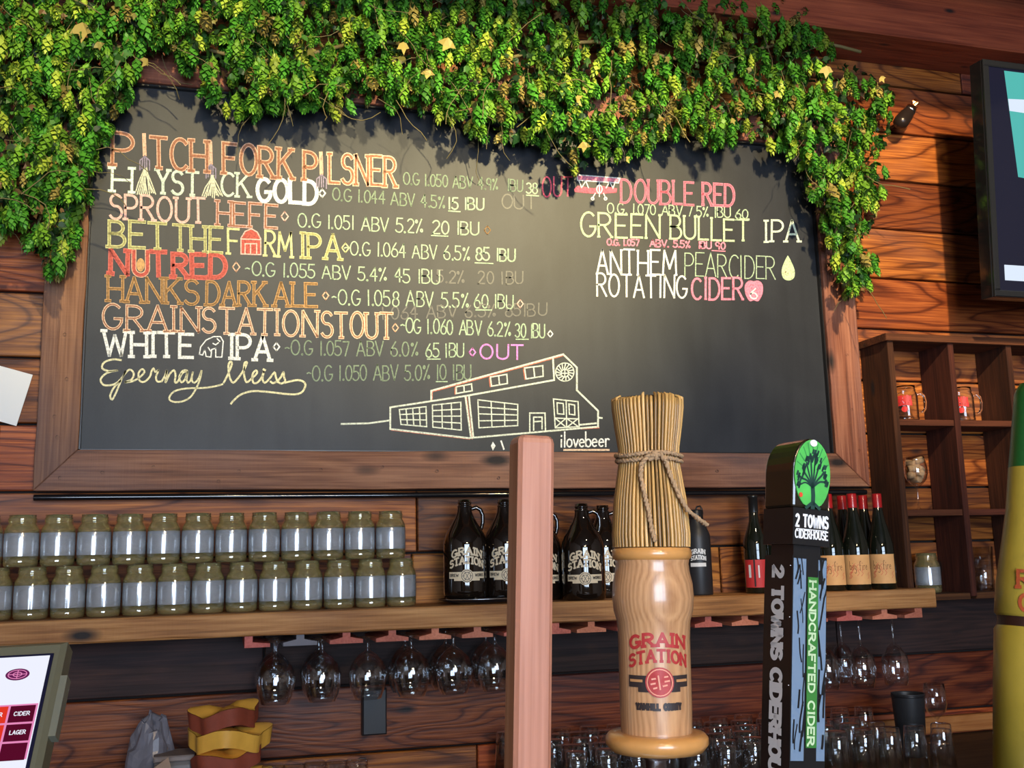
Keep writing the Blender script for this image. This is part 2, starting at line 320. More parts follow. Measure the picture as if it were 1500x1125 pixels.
# ------------------------------------------------------------------ lettering: a stroke alphabet written by hand
def arc(cx, cy, rx, ry, a0, a1, n=10):
    return [(cx + rx * math.cos(R(a0 + (a1 - a0) * i / n)), cy + ry * math.sin(R(a0 + (a1 - a0) * i / n))) for i in range(n + 1)]
G = {
 'A': (.62, [[(0, 0), (.31, 1), (.62, 0)], [(.11, .34), (.51, .34)]]),
 'B': (.54, [[(0, 0), (0, 1), (.24, 1)] + arc(.24, .76, .24, .24, 90, -90) + [(0, .52), (.27, .52)] + arc(.27, .26, .27, .26, 90, -90) + [(0, 0)]]),
 'C': (.56, [arc(.32, .5, .32, .5, 48, 312, 16)]),
 'D': (.58, [[(0, 0), (0, 1), (.2, 1)] + arc(.2, .5, .38, .5, 90, -90, 14) + [(0, 0)]]),
 'E': (.5, [[(.5, 1), (0, 1), (0, 0), (.5, 0)], [(0, .52), (.4, .52)]]),
 'F': (.5, [[(.5, 1), (0, 1), (0, 0)], [(0, .52), (.4, .52)]]),
 'G': (.62, [arc(.32, .5, .32, .5, 48, 335, 16) + [(.62, .42), (.38, .42)]]),
 'H': (.58, [[(0, 0), (0, 1)], [(.58, 0), (.58, 1)], [(0, .5), (.58, .5)]]),
 'I': (.16, [[(.08, 0), (.08, 1)]]),
 'J': (.4, [[(.4, 1), (.4, .2)] + arc(.2, .2, .2, .2, 0, -170, 8)]),
 'K': (.56, [[(0, 0), (0, 1)], [(.52, 1), (.02, .45)], [(.17, .6), (.56, 0)]]),
 'L': (.48, [[(0, 1), (0, 0), (.48, 0)]]),
 'M': (.74, [[(0, 0), (.06, 1), (.37, .25), (.68, 1), (.74, 0)]]),
 'N': (.6, [[(0, 0), (0, 1), (.6, 0), (.6, 1)]]),
 'O': (.62, [arc(.31, .5, .31, .5, 90, 450, 20)]),
 'P': (.52, [[(0, 0), (0, 1), (.24, 1)] + arc(.24, .73, .28, .27, 90, -90) + [(0, .46)]]),
 'R': (.56, [[(0, 0), (0, 1), (.24, 1)] + arc(.24, .75, .27, .25, 90, -90) + [(0, .5)], [(.22, .5), (.56, 0)]]),
 'S': (.52, [arc(.27, .76, .24, .24, 30, 250, 10) + arc(.25, .27, .27, .27, 75, -150, 12)]),
 'T': (.58, [[(0, 1), (.58, 1)], [(.29, 1), (.29, 0)]]),
 'U': (.56, [[(0, 1), (0, .28)] + arc(.28, .28, .28, .28, 180, 360) + [(.56, 1)]]),
 'V': (.58, [[(0, 1), (.29, 0), (.58, 1)]]),
 'W': (.84, [[(0, 1), (.2, 0), (.42, .8), (.64, 0), (.84, 1)]]),
 'Y': (.56, [[(0, 1), (.28, .5), (.56, 1)], [(.28, .5), (.28, 0)]]),
 '0': (.5, [arc(.25, .5, .25, .5, 90, 450, 16)]),
 '1': (.16, [[(.08, 0), (.08, 1)]]),
 '2': (.48, [arc(.24, .74, .23, .26, 160, -35, 9) + [(0, 0), (.48, 0)]]),
 '3': (.46, [arc(.2, .75, .23, .25, 150, -90, 9) + arc(.2, .25, .26, .25, 90, -150, 9)]),
 '4': (.5, [[(.36, 0), (.36, 1), (0, .35), (.5, .35)]]),
 '5': (.48, [[(.44, 1), (.06, 1), (.03, .56)] + arc(.2, .31, .27, .31, 120, -150, 12)]),
 '6': (.48, [[(.36, 1), (.1, .6)] + arc(.24, .28, .24, .28, 150, 510, 16)]),
 '7': (.46, [[(0, 1), (.46, 1), (.15, 0)]]),
 '8': (.48, [arc(.24, .76, .2, .24, 270, 630, 12) + arc(.24, .27, .24, .27, 90, -270, 12)]),
 '9': (.46, [arc(.23, .7, .22, .28, 20, 380, 14) + [(.4, 0)]]),
 '.': (.12, [arc(.06, .04, .04, .04, 0, 360, 6)]),
 '%': (.56, [[(.48, 1), (.08, 0)], arc(.1, .82, .07, .1, 0, 360, 8), arc(.46, .18, .07, .1, 0, 360, 8)]),
 '-': (.3, [[(0, .48), (.14, .54), (.3, .48)]]),
 ' ': (.3, []),
 'a': (.4, [arc(.2, .25, .2, .25, 60, 400, 12) + [(.4, 0)]]), 'b': (.4, [[(0, 1), (0, .05)] + arc(.2, .26, .2, .25, 180, -150, 12)]),
 'e': (.4, [[(.03, .27), (.38, .3)] + arc(.2, .26, .19, .25, 10, 310, 12)]), 'f': (.34, [arc(.24, .8, .12, .2, 40, 180, 6) + [(.12, -.1)], [(0, .5), (.3, .5)]]),
 'g': (.42, [arc(.2, .28, .2, .22, 40, 400, 12) + [(.4, -.15)] + arc(.22, -.2, .2, .2, 0, -150, 8)]), 'i': (.14, [[(.07, .5), (.07, 0)], [(.07, .72), (.08, .78)]]),
 'l': (.14, [[(.07, 1), (.07, 0)]]), 'o': (.4, [arc(.2, .26, .2, .26, 90, 450, 12)]), 'r': (.3, [[(.02, .5), (.04, 0)], [(.04, .3)] + arc(.18, .34, .14, .16, 160, 40, 5)]),
 'v': (.36, [[(0, .5), (.17, 0), (.36, .5)]]),
}
def ribbon(mb, pts, w, fmap, mi=0):
    """flat band of width w along pts (2D), mapped to 3D by fmap"""
    q = [pts[0]]
    for p in pts[1:]:
        if math.dist(p, q[-1]) > 1e-6: q.append(p)
    if len(q) < 2: return
    for i in range(1, len(q) - 1):      # a sharp turn is two strokes of the chalk
        ax, ay, bx, by = q[i][0] - q[i - 1][0], q[i][1] - q[i - 1][1], q[i + 1][0] - q[i][0], q[i + 1][1] - q[i][1]
        if ax * bx + ay * by < -0.25 * math.hypot(ax, ay) * math.hypot(bx, by):
            ribbon(mb, q[:i + 1], w, fmap, mi); g2 = (lambda x, y, f=fmap: f(x, y)); ribbon(mb, q[i:], w * 0.985, g2, mi); return
    closed = math.dist(q[0], q[-1]) < 1e-4
    n = len(q); L = []
    for i in range(n):
        if closed and i in (0, n - 1): a, b, c = q[-2], q[0], q[1]
        else: a, b, c = q[max(i - 1, 0)], q[i], q[min(i + 1, n - 1)]
        d1 = (b[0] - a[0], b[1] - a[1]); d2 = (c[0] - b[0], c[1] - b[1])
        l1 = math.hypot(*d1) or 1e-9; l2 = math.hypot(*d2) or 1e-9
        if i == 0 and not closed: d1, l1 = d2, l2
        if i == n - 1 and not closed: d2, l2 = d1, l1
        n1 = (-d1[1] / l1, d1[0] / l1); n2 = (-d2[1] / l2, d2[0] / l2)
        mx, my = n1[0] + n2[0], n1[1] + n2[1]; ml = math.hypot(mx, my)
        if ml < 0.5: mx, my, k = n1[0], n1[1], 1.0
        else: mx, my = mx / ml, my / ml; k = min(1.0 / max(mx * n1[0] + my * n1[1], 0.5), 1.7)
        e = 0.0
        tx, ty = d1[0] / l1, d1[1] / l1
        if not closed and i == 0: e = -w * 0.35
        if not closed and i == n - 1: e = w * 0.35
        bx, by = b[0] + tx * e, b[1] + ty * e
        L.append(((bx + mx * k * w / 2, by + my * k * w / 2), (bx - mx * k * w / 2, by - my * k * w / 2)))
    vs = [];
    for a, b in L: vs += [fmap(*a), fmap(*b)]
    fs = [(2 * i, 2 * i + 1, 2 * i + 3, 2 * i + 2) for i in range(n - 1)]
    mb.add(vs, fs, mi)
def glyphs(text, gap=0.16, serif=0.0, jit=0.0, rr=random):
    out = []; x = 0
    for ch in text:
        w_, st = G[ch]; jx = rr.uniform(-jit, jit); jy = rr.uniform(-jit, jit); ss = 1 + rr.uniform(-jit, jit)
        sts = []
        for s in st: sts.append([(x + px * ss + jx + py * jx, py * ss + jy) for px, py in s])
        if serif and ch not in '.-%':
            for s in st:
                if len(s) <= 1: continue
                for e in (s[0], s[-1]):
                    if (e[1] < 0.01 or e[1] > 0.99) and ch in 'AFHIKMNPRTUVWXY1BDEL7' and not (ch in 'TEFL' and e[0] > 0.33) and not (ch == 'T' and e[1] > .9):
                        sts.append([(x + e[0] - serif + jx, e[1] + jy), (x + e[0] + serif + jx, e[1] + jy)])
        out += sts; x += w_ * ss + gap
    return out, x - gap
def wsub(pts, n=3):
    o = [pts[0]]
    for a, b in zip(pts[:-1], pts[1:]):
        for j in range(1, n + 1): o.append((a[0] + (b[0] - a[0]) * j / n, a[1] + (b[1] - a[1]) * j / n))
    return o

def chalk(name, col):
    m, nt, b = nmat(name); N = nt.nodes.new; L = nt.links.new
    tc = N('ShaderNodeTexCoord'); n = N('ShaderNodeTexNoise'); n.inputs['Scale'].default_value = 170; n.inputs['Detail'].default_value = 4; L(tc.outputs['Object'], n.inputs['Vector'])
    c = ramp(nt, n.outputs[0], [(0.30, tuple(x * 0.50 + 0.01 for x in col)), (0.56, col)]); L(c, b.inputs['Base Color']); b.inputs['Roughness'].default_value = 0.95; b.inputs['Specular IOR Level'].default_value = 0.1
    return m
CH = {k: chalk('chalk_' + k, v) for k, v in dict(
    salmon=(0.90, 0.55, 0.38), salmonfill=(0.42, 0.19, 0.11), white=(0.95, 0.97, 0.93), mint=(0.72, 0.85, 0.68), pink=(0.93, 0.58, 0.50), yellow=(0.80, 0.80, 0.38), yellowfill=(0.45, 0.42, 0.18),
    red=(0.85, 0.22, 0.18), redfill=(0.60, 0.13, 0.10), orange=(0.72, 0.42, 0.18), orangefill=(0.33, 0.19, 0.08), peach=(0.95, 0.68, 0.48), grey=(0.26, 0.34, 0.24), greyhi=(0.46, 0.60, 0.42),
    magenta=(0.88, 0.32, 0.80), rose=(0.90, 0.16, 0.22), hotpink=(0.95, 0.30, 0.42), green=(0.60, 0.78, 0.46), cream=(0.88, 0.83, 0.52), sketch=(0.78, 0.84, 0.72), rust=(0.70, 0.22, 0.14), straw=(0.80, 0.80, 0.58), violet=(0.35, 0.30, 0.40), ghost=(0.12, 0.12, 0.11)).items()}
def bmap(dz):
    return lambda x, y: P(x, y, BY - dz)
def word(text, x0, y0, x1, y1, h0, h1, edge, fill=None, we=3.2, wf_=0, serif=0.0, jit=0.02, gap=0.16, name='chalk_lettering', lab=None):
    rr = random.Random(text + str(x0)); st, W = glyphs(text, gap, serif, jit, rr)
    spans = []; cx_ = 0; w0_ = None
    for ch in text + ' ':
        if ch == ' ':
            if w0_ is not None: spans.append((w0_, cx_ - gap))
            w0_ = None
        elif w0_ is None: w0_ = cx_
        cx_ += G[ch][0] + gap
    def tr(p):
        t = p[0] / W; h = h0 + (h1 - h0) * t; return (x0 + (x1 - x0) * t + p[1] * 0.0, y0 + (y1 - y0) * t - p[1] * h)
    mb = MB()
    mats = [CH[edge]] + ([CH[fill]] if fill else [])
    gs = [g_ for g_ in st]
    # one object per written word
    xs_ = sorted(b for b in spans)
    for (a_, b_) in xs_:
        mb = MB(); sel = [s for s in gs if a_ - .12 <= sum(p[0] for p in s) / len(s) <= b_ + .12]
        for i, s in enumerate(sel): ribbon(mb, [tr(p) for p in s], we + wf_, bmap(0.0008 + 0.00004 * (i % 12)), 0)
        if fill:
            for i, s in enumerate(sel): ribbon(mb, [tr(p) for p in s], wf_, bmap(0.0014 + 0.00004 * (i % 12)), 1)
        if not mb.v: continue
        o = mb.build(name, mats, board)
        if lab: o['label'] = lab
def sketch(lines, col, wd, name, lab=None, dz=0.001):
    mb = MB()
    for i, s in enumerate(lines): ribbon(mb, s, wd, bmap(dz + 0.00003 * (i % 15)))
    o = mb.build(name, CH[col], board)
    if lab: o['label'] = lab
    return o
def diamond(x, y, s, col, wd=2.2):
    sketch([[(x - s * .75, y), (x, y - s), (x + s * .75, y), (x, y + s), (x - s * .75, y)]], col, wd, 'chalk_diamond')
def fillpoly(pts, col, name, dz=0.0009):
    f = bmap(dz); return MB().add([f(*p) for p in pts], [tuple(range(len(pts)))]).build(name, CH[col], board)

S_ = 0.09
# the nine beers on the left
word('P', 164, 241, 194, 243, 48, 47, 'salmon', 'salmonfill', 2.4, 3.6, S_, lab='dimmed chalk initial, partly shaded by the hops')
word('TCH', 222, 245, 304, 251, 45, 44, 'salmon', 'salmonfill', 2.6, 3.6, S_)
word('FORK', 328, 253, 428, 262, 43, 42, 'salmon', 'salmonfill', 2.8, 3.4, S_)
word('P', 446, 264, 464, 266, 42, 41, 'salmon', 'salmonfill', 2.8, 3.4, S_)
word('LSNER', 483, 268, 580, 273, 42, 42, 'peach', 'salmonfill', 2.8, 3.2, S_)
for fx, fy in ((211, 197), (308, 209), (470, 224)):
    sketch([[(fx, fy), (fx + 1, fy + 30)]], 'salmon', 5.5, 'chalk_fork_handle', 'orange chalk pitchfork handle')
    sketch([[(fx + 1, fy + 31), (fx + 1, fy + 50)], [(fx - 6, fy + 52), (fx - 6, fy + 38), (fx + 1, fy + 32), (fx + 8, fy + 38), (fx + 8, fy + 52)], [(fx - 3, fy + 50), (fx - 2, fy + 36)], [(fx + 4, fy + 50), (fx + 4, fy + 36)]], 'violet', 1.8, 'chalk_fork_tines', 'violet grey chalk pitchfork tines')
word('H', 163, 279, 192, 281, 34, 35, 'mint', 'white', 2.0, 2.4, S_)
for bx, by, bw, bh in ((213, 245, 15, 41), (311, 256, 15, 33)):
    rr = random.Random(bx)
    ls = [[(bx + rr.uniform(-2, 2), by + rr.uniform(0, 6)), (bx + (i / 10 - .5) * 1.1 * bw + rr.uniform(-2, 2), by + bh * .55), (bx + (i / 10 - .5) * 2 * bw, by + bh + rr.uniform(-4, 1))] for i in range(11)]
    sketch(ls, 'straw', 1.7, 'chalk_straw_bundle', 'pale chalk bundle of straw used as a letter')
word('YST', 230, 283, 290, 287, 34, 34, 'mint', None, 4.2, 0, S_)
word('CK', 324, 287, 365, 289, 34, 34, 'mint', None, 3.6, 0, S_)
word('GOLD', 377, 294, 464, 299, 33, 33, 'white', None, 5.8, 0, 0.05)
diamond(472, 283, 6, 'white')
word('SPROUT', 161, 320, 301, 327, 36, 35, 'pink', None, 3.8, 0, S_)
word('HEFE', 318, 329, 405, 334, 35, 33, 'pink', 'salmonfill', 2.2, 2.4, S_)
diamond(417, 317, 7, 'pink', 1.8)
word('BET', 160, 361, 244, 365, 38, 37, 'yellow', 'yellowfill', 2.2, 2.8, S_)
word('THE', 254, 366, 325, 370, 37, 37, 'yellow', 'yellowfill', 2.0, 2.4, S_)
word('F', 335, 371, 351, 372, 36, 36, 'yellow', None, 3.4, 0, S_)
word('RM', 388, 374, 427, 376, 36, 36, 'yellow', None, 3.4, 0, S_)
word('IPA', 441, 377, 498, 380, 36, 36, 'yellow', 'yellowfill', 2.2, 2.2, S_)
diamond(506, 363, 7, 'yellow', 1.8)
fillpoly([(353, 349), (359, 339), (368, 335), (377, 340), (382, 350), (382, 373), (353, 372)], 'redfill', 'chalk_barn_fill')
sketch([[(353, 372), (353, 349), (359, 339), (368, 335), (377, 340), (382, 350), (382, 373), (353, 372)], [(353, 350), (382, 351)], [(359, 372), (359, 357), (376, 357), (376, 373)], [(367, 357), (367, 372)]], 'pink', 1.8, 'chalk_barn', 'pink chalk outline of a small barn', 0.0014)
word('N', 161, 401, 186, 403, 35, 35, 'red', 'redfill', 2.4, 4.6, S_)
word('U', 196, 402, 216, 403, 34, 35, 'salmon', 'redfill', 2.4, 5.0, 0)
word('T', 222, 404, 244, 405, 35, 35, 'red', 'redfill', 2.4, 4.6, 0)
word('RED', 254, 405, 330, 407, 34, 34, 'red', 'redfill', 2.4, 4.8, S_)
fillpoly(arc(206, 388, 6, 10, 0, 350, 12), 'orange', 'chalk_nut')
diamond(346, 391, 7, 'salmon', 1.8)
word('HANKS', 158, 441, 290, 446, 36, 36, 'orange', 'orangefill', 2.0, 2.4, S_)
word('DARK', 302, 446, 389, 448, 34, 34, 'orange', 'orangefill', 2.0, 2.4, S_)
word('ALE', 402, 448, 465, 449, 34, 33, 'orange', 'orangefill', 2.0, 2.4, S_)
diamond(477, 433, 6, 'salmon', 1.8)
word('GRAIN', 151, 482, 291, 487, 36, 36, 'peach', 'salmonfill', 2.4, 1.8, S_)
word('STATION', 297, 487, 464, 493, 36, 37, 'peach', 'salmonfill', 3.0, 1.2, S_)
word('STOUT', 472, 493, 575, 496, 36, 36, 'peach', 'salmonfill', 2.8, 1.6, S_)
diamond(579, 480, 6, 'salmon', 1.6)
word('WHITE', 153, 521, 282, 523, 36, 34, 'white', None, 4.8, 0, S_)
word('IPA', 336, 525, 395, 527, 35, 35, 'white', None, 4.8, 0, S_)
diamond(405, 508, 6, 'white', 2.0)
sketch([[(292, 519), (294, 508), (302, 498), (313, 493), (323, 493), (327, 500), (326, 512), (325, 523), (316, 523), (316, 510), (310, 512), (309, 523), (302, 522), (300, 512), (297, 520), (292, 519)], [(312, 503), (316, 505), (320, 502)], [(305, 509), (309, 515)], [(318, 496), (322, 500)]], 'white', 1.8, 'chalk_bear', 'white chalk drawing of a standing bear')
# script line
def Z4(*p): return [(140 + x / 4.6875, 520 + y / 4.6875) for x, y in p]
sc = [Z4((175,35),(120,30),(60,50),(45,90),(90,110),(150,106),(80,122),(35,165),(55,205),(110,206),(150,188),(185,150),(205,112),(175,175),(142,255),(115,305),(100,280),(125,225),(170,178),(200,130),(235,100),(262,125),(250,165),(205,186),(255,180),(300,155),(335,118),(320,97),(295,125),(302,175),(335,184),(372,150),(385,110),(398,92),(410,115),(432,105),(415,150),(425,182),(455,180)),
      Z4((455,180),(478,140),(490,108),(480,187),(508,132),(538,105),(549,140),(545,185),(565,182),(595,125),(628,108),(600,108),(575,150),(590,187),(615,165),(632,115),(625,165),(635,190),(655,170),(668,118),(660,170),(680,190),(708,160),(728,108),(715,170),(690,230),(650,290),(590,320),(530,320),(505,295),(540,250),(620,230),(740,226),(820,215),(872,200)),
      Z4((880,190),(910,130),(936,62),(925,45),(912,75),(920,150),(945,190),(985,150),(1022,95),(1040,52),(1022,58),(1019,130),(1036,186),(1068,165),(1108,125),(1100,106),(1077,135),(1082,188),(1110,190),(1140,155),(1155,115),(1146,165),(1162,190),(1192,165),(1228,120),(1237,150),(1245,178),(1218,193),(1202,182)),
      Z4((1245,186),(1272,152),(1290,118),(1294,150),(1302,180),(1275,196),(1255,186)), Z4((1300,190),(1340,180),(1390,172),(1430,185),(1440,215),(1410,260),(1340,270),(1200,255),(1080,248),(1000,270),(950,310),(930,334)), Z4((1153,98),(1165,104))]
def smooth(pts, n=3):
    o = []
    for i in range(len(pts) - 1):
        p0 = pts[max(i - 1, 0)]; p1 = pts[i]; p2 = pts[i + 1]; p3 = pts[min(i + 2, len(pts) - 1)]
        for j in range(n):
            t = j / n; o.append(tuple(0.5 * (2 * p1[k] + (p2[k] - p0[k]) * t + (2 * p0[k] - 5 * p1[k] + 4 * p2[k] - p3[k]) * t * t + (3 * p1[k] - p0[k] - 3 * p2[k] + p3[k]) * t ** 3) for k in (0, 1)))
    return o + [pts[-1]]
sketch([smooth(s) if len(s) > 3 else s for s in sc], 'cream', 2.9, 'chalk_script', 'flowing cream chalk script with looped tails')
# numbers
def info(t, x0, y0, x1, y1, h, col='grey', wd=1.9): word(t, x0, y0, x1, y1, h, h, col, None, wd, 0, 0, 0.025, 0.13, 'chalk_figures')
info('O.G 1.050 ABV 4.9%  IBU', 591, 270, 765, 281, 17); info('38', 771, 283, 787, 284, 15, 'greyhi'); sketch([[(771, 286), (789, 287)]], 'greyhi', 1.8, 'chalk_underline')
info('O.G 1.044 ABV 4.5%', 487, 293, 652, 306, 18); info('15 IBU', 657, 306, 708, 308, 17, 'greyhi', 2.2); sketch([[(657, 309), (674, 310)]], 'greyhi', 1.8, 'chalk_underline')
info('O.G 1.051 ABV 5.2%', 437, 332, 620, 342, 20, 'greyhi'); info('20 IBU', 634, 342, 701, 344, 19, 'greyhi', 2.1); sketch([[(632, 345), (656, 346)]], 'greyhi', 1.8, 'chalk_underline'); diamond(714, 337, 6, 'orangefill', 1.4)
info('-O.G 1.064 ABV 6.5%', 505, 373, 688, 382, 20, 'greyhi', 1.8); info('85 IBU', 697, 381, 754, 383, 18, 'greyhi', 2.3); sketch([[(696, 385), (722, 386)]], 'greyhi', 1.8, 'chalk_underline')
info('-O.G 1.055 ABV 5.4% 45 IBU', 360, 403, 644, 416, 20, 'greyhi')
info('-O.G 1.058 ABV 5.5%', 487, 446, 686, 451, 22, 'greyhi'); info('60 IBU', 695, 451, 751, 452, 20, 'greyhi'); sketch([[(697, 454), (720, 454)]], 'greyhi', 1.8, 'chalk_underline'); diamond(762, 445, 6, 'pink', 1.6)
info('-OG 1.060 ABV 6.2%', 587, 487, 748, 493, 21, 'greyhi'); info('30 IBU', 755, 494, 798, 495, 20, 'greyhi'); sketch([[(756, 497), (774, 497)]], 'greyhi', 1.8, 'chalk_underline'); diamond(806, 489, 5, 'white', 1.6)
info('-O.G 1.057 ABV 6.0%', 418, 520, 612, 522, 21); info('65 IBU', 624, 523, 679, 523, 20, 'greyhi'); sketch([[(626, 526), (645, 526)]], 'greyhi', 1.8, 'chalk_underline')
diamond(692, 516, 6, 'magenta', 2.0); word('OUT', 704, 525, 766, 526, 21, 21, 'magenta', None, 2.6, 0, 0, 0.02, .18)
info('-O.G 1.050 ABV 5.0% 10 IBU', 450, 558, 690, 556, 22); sketch([[(639, 559), (655, 559)]], 'greyhi', 1.8, 'chalk_underline')
# the four lines on the right
word('OUT', 795, 289, 837, 287, 29, 28, 'rose', None, 2.2, 0, 0, 0.02)
word('DOUBLE', 910, 296, 1016, 300, 34, 33, 'hotpink', 'rose', 1.4, 2.0, 0.05)
word('RED', 1030, 300, 1075, 302, 32, 31, 'hotpink', 'rose', 1.6, 2.2, 0.05)
fillpoly([(845, 256), (908, 261), (906, 268), (846, 264)], 'hotpink', 'chalk_plane_wing')
fillpoly([(841, 277), (846, 272), (870, 276), (880, 272), (904, 276), (903, 282), (880, 284), (860, 283), (842, 281)], 'rose', 'chalk_plane_wing')
sketch([[(845, 256), (908, 261), (906, 268), (846, 264), (845, 256)], [(848, 265), (852, 275), (858, 265), (862, 275)], [(888, 275), (893, 266), (898, 276), (901, 266)], [(878, 266), (878, 288)], [(872, 283), (868, 290)], [(884, 283), (887, 290)], arc(868, 291, 2, 2, 0, 360, 8), arc(887, 291, 2, 2, 0, 360, 8), arc(878, 277, 4, 6, 0, 360, 10)], 'white', 1.5, 'chalk_biplane', 'white lines of a little chalk biplane', 0.0014)
info('O.G. 1.070 ABV 7.5% IBU', 890, 312, 1070, 319, 15, 'greyhi', 1.7); info('60', 1077, 320, 1095, 320, 13, 'greyhi', 1.7); sketch([[(1077, 322), (1096, 323)]], 'greyhi', 1.5, 'chalk_underline')
word('GREEN', 851, 346, 966, 349, 35, 34, 'green', None, 3.0, 0, 0.04)
word('BULLET', 982, 350, 1097, 353, 34, 31, 'green', None, 2.9, 0, 0.04)
word('IPA', 1120, 354, 1171, 354, 31, 31, 'mint', None, 3.0, 0, 0.09)
info('O.G. 1.057', 889, 359, 936, 360, 9, 'hotpink', 2.0); info('ABV. 5.5%  IBU 90', 952, 361, 1062, 365, 10, 'hotpink', 2.0); sketch([[(1043, 367), (1062, 368)]], 'hotpink', 1.5, 'chalk_underline')
word('ANTHEM', 875, 401, 990, 403, 36, 35, 'white', None, 2.8, 0, 0.04)
word('PEARCIDER', 1003, 404, 1136, 409, 34, 33, 'greyhi', None, 1.6, 0, 0, gap=.12)
word('ROTATING', 875, 434, 1006, 437, 33, 32, 'white', None, 2.7, 0, 0.0)
word('CIDER', 1014, 438, 1088, 439, 31, 31, 'hotpink', None, 3.2, 0, 0.04)
pear = smooth([(1154, 374), (1150, 381), (1145, 395), (1147, 407), (1155, 411), (1163, 407), (1164, 396), (1159, 383), (1154, 374)]); fillpoly(pear[:-1], 'green', 'chalk_pear', 0.0004)
apple = smooth([(1104, 412), (1097, 411), (1091, 418), (1092, 431), (1098, 441), (1104, 440), (1111, 441), (1117, 430), (1117, 417), (1111, 411), (1104, 412)]); fillpoly(apple[:-1], 'hotpink', 'chalk_apple', 0.0004)
word('6', 1149, 405, 1158, 406, 13, 13, 'cream', None, 2.0, 0, 0, 0); word('6', 1099, 437, 1109, 438, 15, 15, 'white', None, 2.0, 0, 0, 0)
word('ilovebeer', 821, 655, 892, 654, 22, 22, 'white', None, 2.2, 0, 0, 0.02, .11); sketch([[(826, 659), (892, 659)]], 'peach', 2.6, 'chalk_underline')
fillpoly([(719, 653), (722, 647), (726, 653), (722, 660)], 'white', 'chalk_diamond'); sketch([[(734, 646), (738, 658)]], 'white', 2.4, 'chalk_stroke')
# the building drawing
def Z5(*p): return [(500 + x / 3, 375 + y / 3) for x, y in p]
body = [Z5((215, 665), (215, 760), (560, 800), (1128, 750), (1128, 680), (1035, 590), (1035, 490), (975, 432), (395, 592), (395, 632)),
        Z5((215, 665), (545, 615), (935, 545)), Z5((930, 450), (935, 545)), Z5((545, 615), (570, 800)), Z5((560, 612), (580, 798)), Z5((0, 738), (120, 735), (215, 722)), Z5((1128, 710), (1145, 712)), Z5((1045, 742), (1120, 735))]
sketch(body, 'sketch', 2.6, 'chalk_building', 'green-white chalk outline of a long barn building')
sketch([[(x + 1.6, y + 1.6) for x, y in s] for s in (Z5((395, 592), (395, 632)), Z5((395, 592), (975, 432)), Z5((560, 800), (215, 760)), Z5((545, 615), (570, 800)), Z5((1128, 750), (1050, 755)))], 'rust', 1.3, 'chalk_building_accent', 'rust red accent strokes beside the outline', 0.0006)
def grid(a, b, c, d, nx, nz):
    ls = [[a, b, c, d, a]]
    def lerp(p, q, t): return (p[0] + (q[0] - p[0]) * t, p[1] + (q[1] - p[1]) * t)
    for i in range(1, nx): t = i / nx; ls.append([lerp(a, b, t), lerp(d, c, t)])
    for i in range(1, nz): t = i / nz; ls.append([lerp(a, d, t), lerp(b, c, t)])
    return ls
for q, nx, nz in ((((255, 675), (372, 662), (375, 750), (262, 740)), 4, 3), (((400, 655), (525, 642), (527, 765), (402, 752)), 3, 4), (((600, 632), (775, 652), (775, 745), (605, 755)), 3, 4)):
    sketch(grid(*Z5(*q), nx, nz), 'sketch', 1.8, 'chalk_window', 'gridded window in the chalk building')
for q in (((505, 575), (572, 562), (575, 592), (505, 604)), ((655, 532), (727, 520), (730, 560), (660, 572)), ((805, 492), (885, 482), (887, 528), (812, 540))):
    pts = Z5(*q); sketch(grid(*pts, 2, 1), 'sketch', 2.0, 'chalk_window'); sketch([[(x - 1.8, y + 1) for x, y in pts[3:] + pts[:1]]], 'rust', 1.3, 'chalk_window_accent', None, 0.0006)
sketch([Z5((828, 770), (828, 690), (895, 690), (897, 765)), Z5((845, 765), (845, 708), (882, 708), (882, 760)), Z5((848, 728), (880, 726))], 'sketch', 2.0, 'chalk_door')
sketch([Z5((932, 628), (1040, 640), (1045, 750), (940, 755), (932, 628)), Z5((948, 645), (975, 648), (978, 695), (950, 693), (948, 645)), Z5((1000, 650), (1025, 655), (1026, 698), (1002, 695), (1000, 650)), Z5((940, 712), (1040, 716)), Z5((942, 715), (985, 750)), Z5((985, 715), (942, 752)), Z5((992, 715), (1042, 750)), Z5((1040, 715), (992, 752)), Z5((988, 635), (990, 752))], 'sketch', 1.8, 'chalk_barn_door', 'double barn door with crossed braces in chalk')
rr = random.Random(5)
em = [Z5(*arc(982, 510, 40, 40, a, a + 25, 4)) for a in range(0, 360, 30)] + [Z5((982 + 18 * math.cos(R(a)), 512 + 18 * math.sin(R(a))), (982 + 40 * math.cos(R(a + 12)), 508 + 38 * math.sin(R(a + 12)))) for a in range(0, 360, 24)] + [Z5(*arc(982, 515, 17, 17, 0, 360, 12)), Z5((965, 515), (999, 515)), Z5((982, 498), (982, 532))]
sketch(em, 'sketch', 1.6, 'chalk_emblem', 'leafy round chalk emblem on the gable')
CH['ghost'].node_tree.nodes['Principled BSDF'].inputs['Roughness'].default_value = 0.5; CH['ghost'].node_tree.nodes['Principled BSDF'].inputs['Specular IOR Level'].default_value = 0.48
for t, x0, y0, x1, y1, h in (('OUT', 735, 305, 785, 306, 20), ('1.064 ABV 6.5% 85IBU', 560, 468, 800, 462, 18), ('5.2%  20 IBU', 640, 414, 765, 416, 18)):
    word(t, x0, y0, x1, y1, h, h, 'ghost', None, 2.0, 0, 0, 0.03, name='erased_chalk', lab='faint wiped-off chalk lettering')

